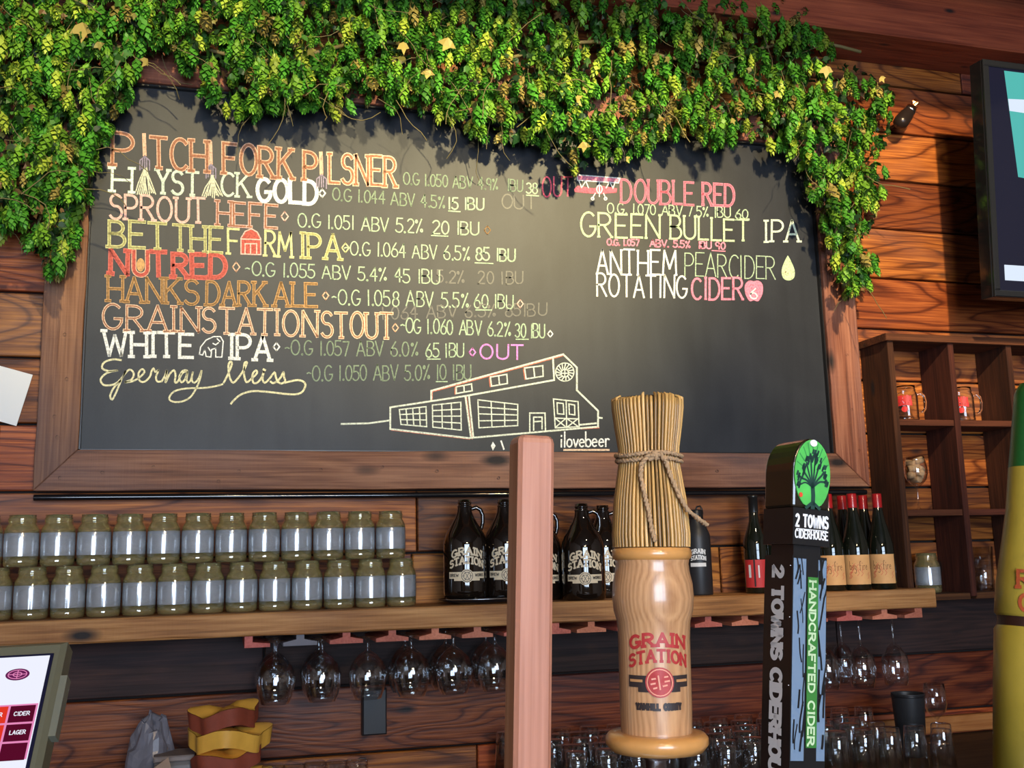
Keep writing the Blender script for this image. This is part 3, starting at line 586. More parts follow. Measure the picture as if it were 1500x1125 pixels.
# rail under the frame
rl = thing('pipe_rail', 'thin black metal rail running under the chalkboard frame', 'rail', (1.17, -0.03, 1.736))
MB().tube([(-1.27, 0, 0), (1.26, 0, 0)], 0.0085, 10).build('pipe', M['blackgloss'], rl)
for x in (-1.2, -0.4, 0.4, 1.2): MB().box(x - 0.008, x + 0.008, -0.004, 0.026, -0.006, 0.006).build('bracket', M['black'], rl)

# ------------------------------------------------------------------ hop garland
import numpy as np
gar = thing('hop_garland', 'thick garland of green hop cones draped over the chalkboard top and down both sides', 'garland')
poly = [(-30, -30), (-30, 340), (25, 335), (45, 355), (60, 392), (85, 402), (102, 372), (118, 320), (132, 285), (140, 240), (158, 212), (172, 170), (190, 135), (205, 92), (240, 84), (285, 98), (300, 148), (360, 172), (420, 155), (465, 158), (500, 165), (522, 138), (560, 152), (640, 158), (662, 180), (700, 200), (780, 210), (822, 236), (848, 256), (862, 230), (900, 225), (940, 230), (962, 205), (1000, 188), (1055, 216), (1082, 195), (1100, 205), (1160, 216), (1178, 240), (1176, 285), (1200, 325), (1222, 370), (1236, 438), (1252, 440), (1284, 400), (1272, 345), (1282, 320), (1294, 288), (1296, 250), (1288, 225), (1308, 205), (1316, 165), (1302, 130), (1262, 112), (1225, 100), (1225, 60), (1195, 20), (1180, -30)]
def inpoly(x, y, pl=poly):
    c = False; j = len(pl) - 1
    for i in range(len(pl)):
        xi, yi = pl[i]; xj, yj = pl[j]
        if (yi > y) != (yj > y) and x < (xj - xi) * (y - yi) / (yj - yi) + xi: c = not c
        j = i
    return c
def cone_geo(seed):
    rr = random.Random(seed); V = []; F = []
    layers = [(0.20, 0.02), (0.34, -0.16), (0.40, -0.36), (0.38, -0.56), (0.30, -0.76), (0.17, -0.93)]
    for li, (r, z) in enumerate(layers):
        nb = 5
        for k in range(nb):
            a = 2 * math.pi * (k + 0.5 * (li % 2)) / nb + rr.uniform(-.12, .12); o = len(V); h = 0.30; rk = r * rr.uniform(.9, 1.12)
            for rad, da, dz in ((rk * .55, 0, .12), (rk * .95, -.62, -.03), (rk * .95, .62, -.03), (rk * 1.08, 0, -h * .75 * rr.uniform(.8, 1.2))):
                V.append((rad * math.cos(a + da), rad * math.sin(a + da), z + dz))
            F.append((o, o + 1, o + 3)); F.append((o, o + 3, o + 2))
    o = len(V); V += [(0.03, 0, 0.1), (-0.02, 0.03, 0.1), (-0.02, -0.03, 0.1), (0, 0, 0.45)]; F += [(o, o + 1, o + 3), (o + 1, o + 2, o + 3), (o + 2, o, o + 3)]
    return np.array(V), F
CONES = [cone_geo(i) for i in range(5)]
def leaf_geo(seed):
    rr = random.Random(seed)
    V = [(0, 0, 0), (-.25, .06, -.15), (-.5, .0, -.55), (-.18, .1, -.55), (0, .02, -1.0), (.18, .1, -.55), (.5, 0, -.5), (.25, .06, -.12)]
    V = [(x + rr.uniform(-.08, .08), y + rr.uniform(-.1, .12), z) for x, y, z in V]
    return np.array(V), [(0, 1, 3), (1, 2, 3), (0, 3, 5), (3, 4, 5), (0, 5, 7), (5, 6, 7)]
LEAVES = [leaf_geo(i) for i in range(4)]
def foliage_mat(name, trans=0.25):
    m, nt, b = nmat(name); N = nt.nodes.new; L = nt.links.new
    at = N('ShaderNodeAttribute'); at.attribute_name = 'tint'; L(at.outputs['Color'], b.inputs['Base Color'])
    b.inputs['Roughness'].default_value = 0.5; b.inputs['Specular IOR Level'].default_value = 0.35
    return m
M['hop'] = foliage_mat('hop_bract'); M['leaf'] = foliage_mat('hop_leaf')
def rotm(rr, tilt):
    return np.array((Matrix.Rotation(rr.uniform(0, 6.283), 3, 'Z') @ Matrix.Rotation(rr.gauss(0, tilt), 3, 'X') @ Matrix.Rotation(rr.gauss(0, tilt), 3, 'Y')))
def colmesh(name, V, F, cols, mat):
    me = bpy.data.meshes.new(name); me.from_pydata(V.tolist(), [], F); me.materials.append(mat)
    at = me.color_attributes.new('tint', 'FLOAT_COLOR', 'POINT'); at.data.foreach_set('color', np.hstack([cols, np.ones((len(cols), 1))]).astype(np.float32).ravel()); me.update(); return me
def cone_tint(rr):
    u = rr.random()
    base = (0.065, 0.26, 0.022) if u < 0.50 else (0.17, 0.38, 0.030) if u < 0.80 else (0.36, 0.48, 0.05) if u < 0.94 else (0.30, 0.24, 0.06)
    k = rr.uniform(0.42, 1.2); return [c * k for c in base]
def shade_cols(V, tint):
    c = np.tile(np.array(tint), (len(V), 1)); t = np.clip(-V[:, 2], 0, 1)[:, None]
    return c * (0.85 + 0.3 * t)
rr = random.Random(42)
pts = []
tries = 0
while len(pts) < 2450 and tries < 60000:
    tries += 1
    x = rr.uniform(-30, 1320); y = rr.uniform(-30, 445)
    if not inpoly(x, y): continue
    dens = 0.5 + 0.5 * math.sin(x * 0.051 + 1.3 * math.sin(y * 0.045)) * math.sin(y * 0.06 + x * 0.017)
    if rr.random() > 0.22 + 0.78 * dens: continue
    d = rr.uniform(0, 1) ** 0.8
    edge = inpoly(x, y + 18) and inpoly(x - 14, y) and inpoly(x + 14, y)
    Y = -(0.085 + 0.135 * d) if edge else -(0.075 + 0.07 * d)
    pts.append((x, y, Y))
for gy in (-28, -10):          # the bunch goes on above the picture
    pass
items = []
for x, y, Y in pts:
    s = rr.uniform(0.027, 0.046) * (1.0 if Y < -0.13 else 0.85); p = P(x, y - 6, Y); items.append((p, s, Y))
items.sort(key=lambda t: t[2])
part_meshes = []
for i in range(16):
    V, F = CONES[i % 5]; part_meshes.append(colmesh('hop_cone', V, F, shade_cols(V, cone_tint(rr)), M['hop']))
vis = [t for t in items if t[0].z < 3.26]
NP_ = 300; singles = vis[:NP_]; sid = set(id(t) for t in singles)
for p, s, Y in singles:
    o = link('hop_cone', part_meshes[rr.randrange(16)], gar, p); o.scale = (s, s, s * rr.uniform(1.0, 1.35)); o.rotation_euler = (rr.gauss(0, .25), rr.gauss(0, .25), rr.uniform(0, 6.28))
AV = []; AF = []; AC = []; off = 0
for t in items:
    if id(t) in sid: continue
    p, s, Y = t
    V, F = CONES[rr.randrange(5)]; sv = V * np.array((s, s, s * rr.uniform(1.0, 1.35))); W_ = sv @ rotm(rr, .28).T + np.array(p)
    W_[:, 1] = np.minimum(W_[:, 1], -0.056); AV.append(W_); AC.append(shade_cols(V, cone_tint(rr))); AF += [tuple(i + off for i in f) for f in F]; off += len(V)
o = link('hop_cones', colmesh('hop_cones', np.vstack(AV), AF, np.vstack(AC), M['hop']), gar); o['kind'] = 'stuff'
AV = []; AF = []; AC = []; off = 0; n = 0
while n < 4200:
    x = rr.uniform(-30, 1320); y = rr.uniform(-30, 445)
    if not inpoly(x, y): continue
    n += 1; deep = rr.random() < 0.75
    Y = -rr.uniform(0.055, 0.15) if deep else -rr.uniform(0.15, 0.24)
    if not inpoly(x, y + 22) or not inpoly(x - 16, y) or not inpoly(x + 16, y): Y = -rr.uniform(0.055, 0.11)
    p = P(x, y - 8, Y); Y = min(Y, -0.065); s = rr.uniform(0.02, 0.04) if deep else rr.uniform(0.015, 0.034); V, F = LEAVES[rr.randrange(4)]
    W_ = (V * s) @ rotm(rr, .55).T + np.array(p)
    u = rr.random(); tint = (0.012, 0.040, 0.010) if u < .6 else (0.045, 0.14, 0.02) if u < .82 else (0.22, 0.20, 0.05) if u < .93 else (0.14, 0.08, 0.03)
    k = rr.uniform(.7, 1.3); W_[:, 1] = np.minimum(W_[:, 1], -0.053); AV.append(W_); AC.append(np.tile(np.array(tint) * k, (len(V), 1))); AF += [tuple(i + off for i in f) for f in F]; off += len(V)
o = link('hop_leaves', colmesh('hop_leaves', np.vstack(AV), AF, np.vstack(AC), M['leaf']), gar); o['kind'] = 'stuff'
M['vine'] = plain('dry_vine', (0.16, 0.13, 0.05), 0.7)
for (lx, ly, ls, lt) in ((118, 45, 26, 0), (658, 66, 22, 1), (590, 70, 18, 0), (627, 108, 16, 1), (845, 150, 18, 1), (1210, 106, 20, 0), (855, 215, 16, 1), (918, 235, 11, 1), (215, 92, 14, 0), (1290, 118, 12, 0), (1140, 140, 14, 1)):
    V, F = LEAVES[lt]; me = colmesh('hop_leaf', V, F, np.tile(np.array((0.42, 0.33, 0.09)), (len(V), 1)), M['leaf'])
    o = link('hop_leaf', me, gar, P(lx, ly - ls / 2, -0.235)); s = ls / 470; o.scale = (s * 1.2, s, s); o.rotation_euler = (R(15), R(rr.uniform(-60, 60)), R(rr.uniform(-30, 30))); o['label'] = 'dry yellow leaf'
st = MB()
for i in range(150):
    while True:
        x = rr.uniform(-20, 1310); y = rr.uniform(-10, 420)
        if inpoly(x, y): break
    p = P(x, y, -rr.uniform(0.1, 0.26)); q = [p]; d = Vector((rr.uniform(-1, 1), rr.uniform(-.2, .2), rr.uniform(-1, .6))).normalized()
    for j in range(5):
        d = (d + Vector((rr.uniform(-.5, .5), rr.uniform(-.2, .2), rr.uniform(-.5, .4)))).normalized(); q.append(q[-1] + d * 0.03)
    st.tube(q, rr.uniform(0.0008, 0.0016), 4, caps=False)
o = st.build('vine_stems', M['vine'], gar); o['kind'] = 'stuff'
mv = MB(); q = [P(x, 75 + 14 * math.sin(x * .02), -0.13 + 0.02 * math.sin(x * .05)) for x in range(-30, 1290, 30)]; mv.tube(q, 0.006, 6)
q = [P(60 + 10 * math.sin(y * .03), y, -0.12) for y in range(60, 370, 25)]; mv.tube(q, 0.004, 6)
q = [P(1232 + 12 * math.sin(y * .03), y, -0.12) for y in range(120, 420, 25)]; mv.tube(q, 0.004, 6)
mv.build('main_vine', M['vine'], gar)

# ------------------------------------------------------------------ the plank shelf (notched round the cubby cabinet)
SZ = 1.4265; SB = 1.370; SF = -0.25; CX0 = 2.468
rr = random.Random(9)
front = [(-2.2 + i * 0.0474 * 2.09, SF + rr.uniform(-0.0025, 0.0025)) for i in range(48)]
front = [p for p in front if p[0] < 2.49] + [(2.500, SF + 0.004)]
outl = [(-2.2, -0.005)] + front + [(2.503, -0.168), (CX0 - 0.004, -0.168), (CX0 - 0.004, -0.005)]
mb = MB(); nn = len(outl)
mb.add([(x, y, SB + (rr.uniform(-.002, .003) if 0 < i <= len(front) else 0)) for i, (x, y) in enumerate(outl)] + [(x, y, SZ) for x, y in outl],
       [tuple(range(nn))[::-1], tuple(range(nn, 2 * nn))] + [(i, (i + 1) % nn, (i + 1) % nn + nn, i + nn) for i in range(nn)])
shelf = tag(mb.build('wall_shelf', M['shelf']), 'long thick rough-sawn plank shelf below the chalkboard', 'shelf')
bv = shelf.modifiers.new('bevel', 'BEVEL'); bv.width = 0.003; bv.segments = 1; bv.limit_method = 'ANGLE'

# glass racks: T rails
M['rail'] = wood('rack_red_wood', (0.30, 0.075, 0.045), (0.48, 0.14, 0.085), (0.60, 0.20, 0.13), 'Y', knots=0, vary=0.3, ring=3)
M['railgrey'] = plain('rack_dull_grey', (0.10, 0.09, 0.11), 0.5)
rails = [0.462, 0.581, 0.699, 0.819, 0.934, 1.05, 1.167, 1.272, 1.376, 1.495, 1.614, 1.733, 1.85, 1.97, 2.08, 2.197, 2.319, 2.432]
rack = thing('glass_rack', 'row of short red T-section wooden rails under the shelf for hanging glasses', 'glass rack', (0, 0, 0))
for i, x in enumerate(rails):
    hw = 0.043; w0 = 0.010; zt = SB - 0.001; zb = 1.340; zm = 1.349
    if i == 0: pl = [(-0.02, zt), (0.0, zt), (0.0, zm + .004), (hw, zm), (hw, zb), (-0.02, zb)]
    elif i == len(rails) - 1: pl = [(0.02, zt), (-0.006, zt), (-0.006, zm + .008), (-hw, zm), (-hw, zb), (0.02, zb)]
    else: pl = [(-w0, zt), (-w0, zm + .007), (-hw, zm), (-hw, zb), (hw, zb), (hw, zm), (w0, zm + .007), (w0, zt)]
    o = MB().prism(pl[::-1], -0.235, -0.02).build('rail', M['railgrey' if i == 1 else 'rail'], rack, (x, 0, 0))
    if i == 1: o['label'] = 'dull grey rail'

# ------------------------------------------------------------------ cubby cabinet
cab = thing('cubby_cabinet', 'dark wooden cubby cabinet with open compartments at the right of the chalkboard', 'cabinet')
CY = -0.155; TH = 0.022
cxs = [2.470, 2.7035, 2.937, 3.1705, 3.404]; czs = [2.222, 1.956, 1.663, 1.394]
for i, x in enumerate(cxs):
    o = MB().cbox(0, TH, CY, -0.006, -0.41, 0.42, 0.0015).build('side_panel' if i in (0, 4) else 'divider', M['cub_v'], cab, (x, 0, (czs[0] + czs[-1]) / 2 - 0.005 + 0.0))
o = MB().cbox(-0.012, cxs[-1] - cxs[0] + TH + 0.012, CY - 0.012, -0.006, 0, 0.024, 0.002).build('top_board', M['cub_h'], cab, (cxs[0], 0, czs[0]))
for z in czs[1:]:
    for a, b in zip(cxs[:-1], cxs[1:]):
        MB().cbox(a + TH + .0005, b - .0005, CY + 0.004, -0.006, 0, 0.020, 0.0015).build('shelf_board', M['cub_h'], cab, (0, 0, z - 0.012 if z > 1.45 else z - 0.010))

# ------------------------------------------------------------------ mason jars
M['jarglass'] = glass('jar_glass_tinted', rough=0.04, milk=0.13, milkcol=(0.95, 0.84, 0.42))
M['jarbody'] = glass('jar_glass_window_haze', rough=0.25, milk=0.26, milkcol=(0.84, 0.90, 0.96))  # pale milky colour stands in for window light refracted by the glass
for k_, cr_ in (('jarglass', .03), ('jarbody', .15)):
    b_ = M[k_].node_tree.nodes['Principled BSDF']; b_.inputs['Coat Weight'].default_value = 1.0; b_.inputs['Coat Roughness'].default_value = cr_; b_.inputs['Coat IOR'].default_value = 2.3
M['clear'] = glass('clear_glass', (0.97, 0.98, 1.0), 0.0)
M['thin'] = thin_glass('thin_clear_glass', (0.96, 0.965, 0.97), gain=2.6)
def lathe_shell(prof_out, t, seg=28, close_bottom=True):
    """closed glass wall: outer profile and the same profile moved inwards"""
    inn = [(max(r - t, 0.0005), z + (t * 1.5 if i == 0 else 0)) for i, (r, z) in enumerate(prof_out)][::-1]
    m = MB(); full = ([(0.0003, prof_out[0][1])] if close_bottom else []) + prof_out + inn + ([(0.0003, inn[-1][1])] if close_bottom else [])
    m.lathe(full, seg); return m
def make_jar():
    t = thing('mason_jar', 'x', 'jar', (0, 0, 0), 'empty mason jars stacked in two rows on the shelf')
    lathe_shell([(0.034, 0.0), (0.0385, 0.003), (0.0405, 0.010), (0.0408, 0.026)], 0.003).build('glass_base', M['jarglass'], t)
    m = MB(); m.lathe([(0.0408, 0.0262), (0.0412, 0.05), (0.0410, 0.083), (0.0408, 0.0838), (0.0380, 0.0838), (0.0382, 0.05), (0.0380, 0.0262), (0.0408, 0.0262)], 28); m.build('glass_body', M['jarbody'], t)
    m = MB(); m.lathe([(0.0408, 0.084), (0.0395, 0.094), (0.0345, 0.104), (0.0322, 0.107), (0.0322, 0.110), (0.0340, 0.1115), (0.0340, 0.114), (0.0322, 0.1155), (0.0335, 0.118), (0.0335, 0.120), (0.0318, 0.122), (0.0322, 0.1285),
               (0.0300, 0.1285), (0.0295, 0.107), (0.037, 0.093), (0.038, 0.084), (0.0408, 0.084)], 28); m.build('threaded_neck', M['jarglass'], t)
    return t
jar0 = make_jar(); first = True
for row, (z, x0, n) in enumerate(((SZ, -0.073 - 0.0845, 13), (SZ + 0.1290, -0.102 - 0.0845, 13))):
    for i in range(n):
        x = x0 + i * 0.0845; y = -0.155 + random.uniform(-.004, .004)
        nm = 'lower' if row == 0 else 'upper'
        lab = f'clear glass jar in the {nm} row, {ORD[i]} from the left end' if i < 7 else f'clear glass jar in the {nm} row, ' + ('at the right end' if i == n - 1 else f'{ORD[n - 1 - i]} from the right end'.replace('first', 'next'))
        if i >= 7 and i < n - 1: lab = f'clear glass jar in the {nm} row, {ORD[n - 1 - i]} from the right end'
        if first: jar0.location = (x, y, z); jar0['label'] = lab; first = False
        else: dup(jar0, (x, y, z), lab)

# ------------------------------------------------------------------ printed logos mapped on cylinders
def cyl_map(r, z0, ang0):
    """u (metres round the cylinder), v (metres up) -> point; ang0 = direction the print faces"""
    def f(u, v):
        a = ang0 + u / r; return (r * math.cos(a), r * math.sin(a), z0 + v)
    return f
def ctext(mb, text, f, u0, u1, v, h, wd, arch=0.0, serif=0.1, mi=0, flip=False):
    st, W = glyphs(text, 0.2, serif)
    for s in st:
        s = wsub(s, 2); q = []
        for px, py in s:
            t = px / W; q.append((u0 + (u1 - u0) * t, v + arch * (1 - (2 * t - 1) ** 2) + py * h))
        ribbon(mb, q, wd, f, mi)
def logo(mb, f, sc, mi=0, mi2=1, mi3=None):
    """arched two-line wordmark over a ribbon with a round seal; sc = half width"""
    mi3 = mi if mi3 is None else mi3
    ctext(mb, 'GRAIN', f, -sc * .86, sc * .90, sc * .72, sc * .36, sc * .10, sc * .22, 0.12, mi)
    ctext(mb, 'STATION', f, -sc, sc, sc * .18, sc * .36, sc * .095, sc * .26, 0.12, mi)
    def patch(u0, u1, v0, v1, m_, n=8, sag=0.0):
        vs = []
        for i in range(n + 1):
            u = u0 + (u1 - u0) * i / n; vs += [f(u, v0), f(u, v1)]
        mb.add(vs, [(2 * i, 2 * i + 2, 2 * i + 3, 2 * i + 1) for i in range(n)], m_)
    patch(-sc * 1.08, sc * 1.08, -sc * .38, -sc * .02, mi3)
    patch(-sc * .75, sc * .75, -sc * .50, -sc * .38, mi3)

CREAM = plain('cream_print', (0.80, 0.66, 0.45), 0.6); DKP = plain('dark_print', (0.03, 0.02, 0.02), 0.5); REDP = plain('red_print', (0.42, 0.03, 0.03), 0.5)
def seal(mb, f, r, v, mi, mi_line, lift=1.0):
    n = 20; vs = [f(0, v)] + [f(r * math.cos(2 * math.pi * i / n), v + r * math.sin(2 * math.pi * i / n)) for i in range(n)]
    mb.add(vs, [(0, i + 1, (i + 1) % n + 1) for i in range(n)], mi)
AMB, amb_nt, ab = nmat('dark_amber_glass'); ab.inputs['Base Color'].default_value = (0.010, 0.006, 0.004, 1); ab.inputs['Roughness'].default_value = 0.04; ab.inputs['Coat Weight'].default_value = 0.6; ab.inputs['Coat Roughness'].default_value = 0.02; ab.inputs['Specular IOR Level'].default_value = 0.7
def face_angle(x, y): return math.atan2(CAM.y - y, CAM.x - x)
def make_growler():
    t = thing('growler', 'x', 'bottle', (0, 0, 0), 'dark growler jugs with cream print on the shelf')
    m = MB(); m.lathe([(0.001, 0), (0.056, 0), (0.0605, 0.005), (0.062, 0.02), (0.062, 0.145), (0.060, 0.160), (0.053, 0.178), (0.041, 0.198), (0.028, 0.220), (0.0215, 0.236), (0.0195, 0.250), (0.019, 0.2515)], 36); m.build('glass_body', AMB, t)
    m = MB(); m.lathe([(0.018, 0.250), (0.0205, 0.2505), (0.0205, 0.254), (0.018, 0.2555), (0.018, 0.259), (0.0200, 0.261), (0.0200, 0.264), (0.0182, 0.2655), (0.0182, 0.272), (0.015, 0.272), (0.015, 0.255)], 24); m.build('threaded_neck', AMB, t)
    m = MB(); q = [(0.020, 0, 0.246), (0.033, 0, 0.250), (0.045, 0, 0.243), (0.051, 0, 0.228), (0.051, 0, 0.208), (0.047, 0, 0.192), (0.043, 0, 0.186)]
    m.tube(q, [0.006, 0.0062, 0.0062, 0.006, 0.0058, 0.0058, 0.007], 8); h = m.build('loop_handle', AMB, t); h.rotation_euler.z = 0.0
    f = cyl_map(0.0625, 0.073, -math.pi / 2); sc_ = 0.050
    mb = MB(); logo(mb, f, sc_, 0, 1); 
    o = mb.build('printed_wordmark', [CREAM, DKP], t); o['label'] = 'arched cream lettering with a ribbon below'
    f2 = cyl_map(0.0630, 0.073, -math.pi / 2); f3 = cyl_map(0.0634, 0.073, -math.pi / 2)
    mb = MB(); seal(mb, f2, sc_ * .37, -sc_ * .24, 0, 1)
    for rad in (.31, .20): ribbon(mb, arc(0, -sc_ * .24, sc_ * rad, sc_ * rad, 0, 360, 20), sc_ * .03, f3, 1)
    for a in (0, 60, 120): ribbon(mb, [(sc_ * .26 * math.cos(R(a)), -sc_ * .24 + sc_ * .26 * math.sin(R(a))), (-sc_ * .26 * math.cos(R(a)), -sc_ * .24 - sc_ * .26 * math.sin(R(a)))], sc_ * .025, f3, 1)
    ctext(mb, 'BREW', f3, -sc_ * 1.0, -sc_ * .48, -sc_ * .27, sc_ * .14, sc_ * .03, 0, 0, 1); ctext(mb, 'WORKS', f3, sc_ * .46, sc_ * 1.0, -sc_ * .27, sc_ * .14, sc_ * .03, 0, 0, 1)
    mb.build('printed_seal', [CREAM, DKP], t)
    return t
gr0 = make_growler()
def shelf_pos(px, Y): return P(px, 845, Y).x
TRZ = SZ + 0.016
glist = [(682, -0.150, TRZ, 'dark growler jug standing furthest left, on the tray'), (741, -0.145, TRZ, 'dark growler jug on the tray, just left of the plain wooden tap handle'),
         (793, -0.075, SZ, 'dark growler jug mostly hidden behind the plain wooden tap handle'), (855, -0.185, SZ, 'dark growler jug fully visible between the two wooden tap handles'),
         (886, -0.070, SZ, 'dark growler jug tucked behind the one between the wooden tap handles')]
for i, (px, Y, z, lab) in enumerate(glist):
    x = shelf_pos(px, Y); rz = math.atan2(CAM.y - Y, CAM.x - x) + math.pi / 2 + R(4)
    if i == 0: gr0.location = (x, Y, z); gr0.rotation_euler.z = rz; gr0['label'] = lab
    else: dup(gr0, (x, Y, z), lab, rz)
tr = thing('serving_tray', 'round dark tray with a bright rim under the two left growlers', 'tray', (shelf_pos(706, -.15) + 0.005, -0.148, SZ))
m = MB(); m.lathe([(0.001, 0.004), (0.080, 0.004), (0.090, 0.006), (0.128, 0.014), (0.129, 0.013), (0.092, 0.001), (0.001, 0.001)], 48); o = m.build('pan', M['blackgloss'], tr); o.scale = (1, 0.72, 1)
m = MB(); m.lathe([(0.127, 0.0145), (0.130, 0.0155), (0.1315, 0.014), (0.129, 0.012), (0.127, 0.0145)], 48); o = m.build('rim', M['steel'], tr); o.scale = (1, 0.72, 1)
m = MB(); m.lathe([(0.001, 0.0158), (0.082, 0.0158), (0.082, 0.005), (0.001, 0.005)], 40); o = m.build('raised_centre', M['blackgloss'], tr); o.scale = (1.25, 0.72, 1)

# matte black steel growler
px = 1024; Y = -0.13; x = shelf_pos(px, Y)
t = thing('steel_growler', 'matte black metal growler bottle with small white print, right of the straw-topped handle', 'bottle', (x, Y, SZ)); t.rotation_euler.z = face_angle(x, Y) + math.pi / 2
m = MB(); m.lathe([(0.001, 0), (0.038, 0), (0.0395, 0.004), (0.0395, 0.168), (0.038, 0.180), (0.030, 0.200), (0.0225, 0.212), (0.020, 0.222), (0.019, 0.226)], 36); m.build('body', M['blackmatte'], t)
m = MB(); m.lathe([(0.021, 0.225), (0.0215, 0.228), (0.0215, 0.250), (0.019, 0.2535), (0.001, 0.254)], 24); m.build('screw_cap', M['black'], t)
m = MB(); m.tube([(0.0, 0, 0.252), (0.004, 0, 0.262), (0.014, 0, 0.264), (0.018, 0, 0.256), (0.0205, 0, 0.240)], 0.0028, 6); m.build('cap_loop', M['black'], t)
f = cyl_map(0.0400, 0.10, -math.pi / 2); mb = MB(); WPR = plain('white_print', (0.8, 0.8, 0.78), 0.5)
ctext(mb, 'GRAIN', f, -0.020, 0.022, 0.020, 0.012, 0.0032, 0.004, 0.1); ctext(mb, 'STATION', f, -0.022, 0.024, 0.002, 0.011, 0.0028, 0.004, 0.08)
vs = []
for i in range(7): u = -0.024 + 0.008 * i; vs += [f(u, -0.016), f(u, -0.005)]
mb.add(vs, [(2 * i, 2 * i + 2, 2 * i + 3, 2 * i + 1) for i in range(6)]); mb.build('printed_wordmark', WPR, t)

# ------------------------------------------------------------------ wine bottles
BOT, bnt, bb = nmat('dark_green_wine_glass'); bb.inputs['Base Color'].default_value = (0.008, 0.010, 0.006, 1); bb.inputs['Roughness'].default_value = 0.05; bb.inputs['Coat Weight'].default_value = 0.5; bb.inputs['Coat Roughness'].default_value = 0.02
REDCAP = plain('red_screw_cap', (0.50, 0.012, 0.015), 0.28, coat=0.3); LABO = plain('peach_paper_label', (0.95, 0.45, 0.17), 0.7, noise=0.25, nscale=30); LABR = plain('red_paper_label', (0.60, 0.035, 0.035), 0.6)
SCR = plain('brown_ink', (0.20, 0.05, 0.02), 0.7); REDSW = plain('red_ink', (0.75, 0.16, 0.08), 0.7); DCAP = plain('black_capsule', (0.012, 0.012, 0.012), 0.3)
def label_arc(mb, r, z0, z1, a, half, mi=0):
    n = 12; vs = []
    for i in range(n + 1):
        th = a - half + 2 * half * i / n; vs += [(r * math.cos(th), r * math.sin(th), z0), (r * math.cos(th), r * math.sin(th), z1)]
    mb.add(vs, [(2 * i, 2 * i + 2, 2 * i + 3, 2 * i + 1) for i in range(n)], mi, True)
def make_wine(kind):
    t = thing('wine_bottle', 'x', 'bottle', (0, 0, 0), 'red-capped wine bottles at the right end of the shelf' if kind else 'black-necked wine bottles with red labels on the shelf')
    if kind: prof = [(0.001, 0), (0.037, 0), (0.0400, 0.004), (0.0400, 0.120), (0.0385, 0.140), (0.0300, 0.175), (0.0195, 0.215), (0.0150, 0.245), (0.0138, 0.262)]
    else: prof = [(0.001, 0), (0.034, 0), (0.0368, 0.004), (0.0368, 0.145), (0.0345, 0.163), (0.0240, 0.190), (0.0160, 0.215), (0.0138, 0.250)]
    MB().lathe(prof, 32).build('glass_body', BOT, t)
    if kind: MB().lathe([(0.0146, 0.246), (0.0148, 0.292), (0.0140, 0.295), (0.001, 0.2955)], 20).lathe([(0.0150, 0.279), (0.0153, 0.280), (0.0150, 0.2815)], 20).build('screw_cap', REDCAP, t)
    else: MB().lathe([(0.0144, 0.235), (0.0142, 0.286), (0.0156, 0.287), (0.0156, 0.293), (0.013, 0.295), (0.001, 0.295)], 20).build('capsule', DCAP, t)
    a0 = -math.pi / 2; r = prof[3][0] + 0.0004
    mb = MB(); label_arc(mb, r, 0.018, 0.107 if kind else 0.100, a0, 1.15)
    mb.build('paper_label', LABO if kind else LABR, t)
    f = cyl_map(r + 0.0004, 0.062, a0); mb = MB()
    if kind:
        ctext(mb, 'big fire', f, -0.024, 0.030, 0.000, 0.026, 0.0013, 0.0, 0.0, 0)
        rb = random.Random(8)
        for k in range(10):
            u = rb.uniform(-.03, .03); v = rb.uniform(-.035, .0); ribbon(mb, smooth([(u, v), (u + .006, v + .008), (u + .002, v + .014), (u + .009, v + .02)]), 0.0014, cyl_map(r + 0.0002, 0.062, a0), 1)
        mb.build('handwritten_print', [SCR, REDSW], t)
    else:
        ribbon(mb, [(-0.022, -0.012), (-0.022, 0.020)], 0.008, f, 0); ribbon(mb, [(0.006, -0.014), (0.006, 0.02)], 0.004, f, 0)
        ribbon(mb, [(-0.007, -0.04), (-0.007, 0.038)], 0.005, f, 1)
        mb.build('label_marks', [WPR, DKP], t)
    return t
wk = make_wine(True)
wl = [(1216, -0.17, 'red-capped wine bottle half hidden behind the cider tap handle'), (1237, -0.08, 'red-capped wine bottle in the back, directly right of the cider tap handle'),
      (1252, -0.185, 'red-capped wine bottle standing frontmost with its peach label fully showing'), (1268, -0.09, 'red-capped wine bottle in the back, seen between the two front ones'), (1289, -0.175, 'red-capped wine bottle furthest right, against the cubby cabinet side')]
for i, (px, Y, lab) in enumerate(wl):
    x = P(px, 790, Y).x; rz = face_angle(x, Y) + math.pi / 2 + R((2, -6, 4, 9, -3)[i])
    x = min(x, 2.43)
    if i == 0: wk.location = (x, Y, SZ); wk.rotation_euler.z = rz; wk['label'] = lab
    else: dup(wk, (x, Y, SZ), lab, rz)
wk2 = make_wine(False)
for i, (px, Y, lab) in enumerate([(1106, -0.15, 'black-necked wine bottle with red label, leftmost of the wine bottles'), (1131, -0.085, 'black-necked wine bottle with red label, partly behind the cider tap handle')]):
    x = P(px, 790, Y).x; rz = face_angle(x, Y) + math.pi / 2
    if i == 0: wk2.location = (x, Y, SZ); wk2.rotation_euler.z = rz; wk2['label'] = lab
    else: dup(wk2, (x, Y, SZ), lab, rz)

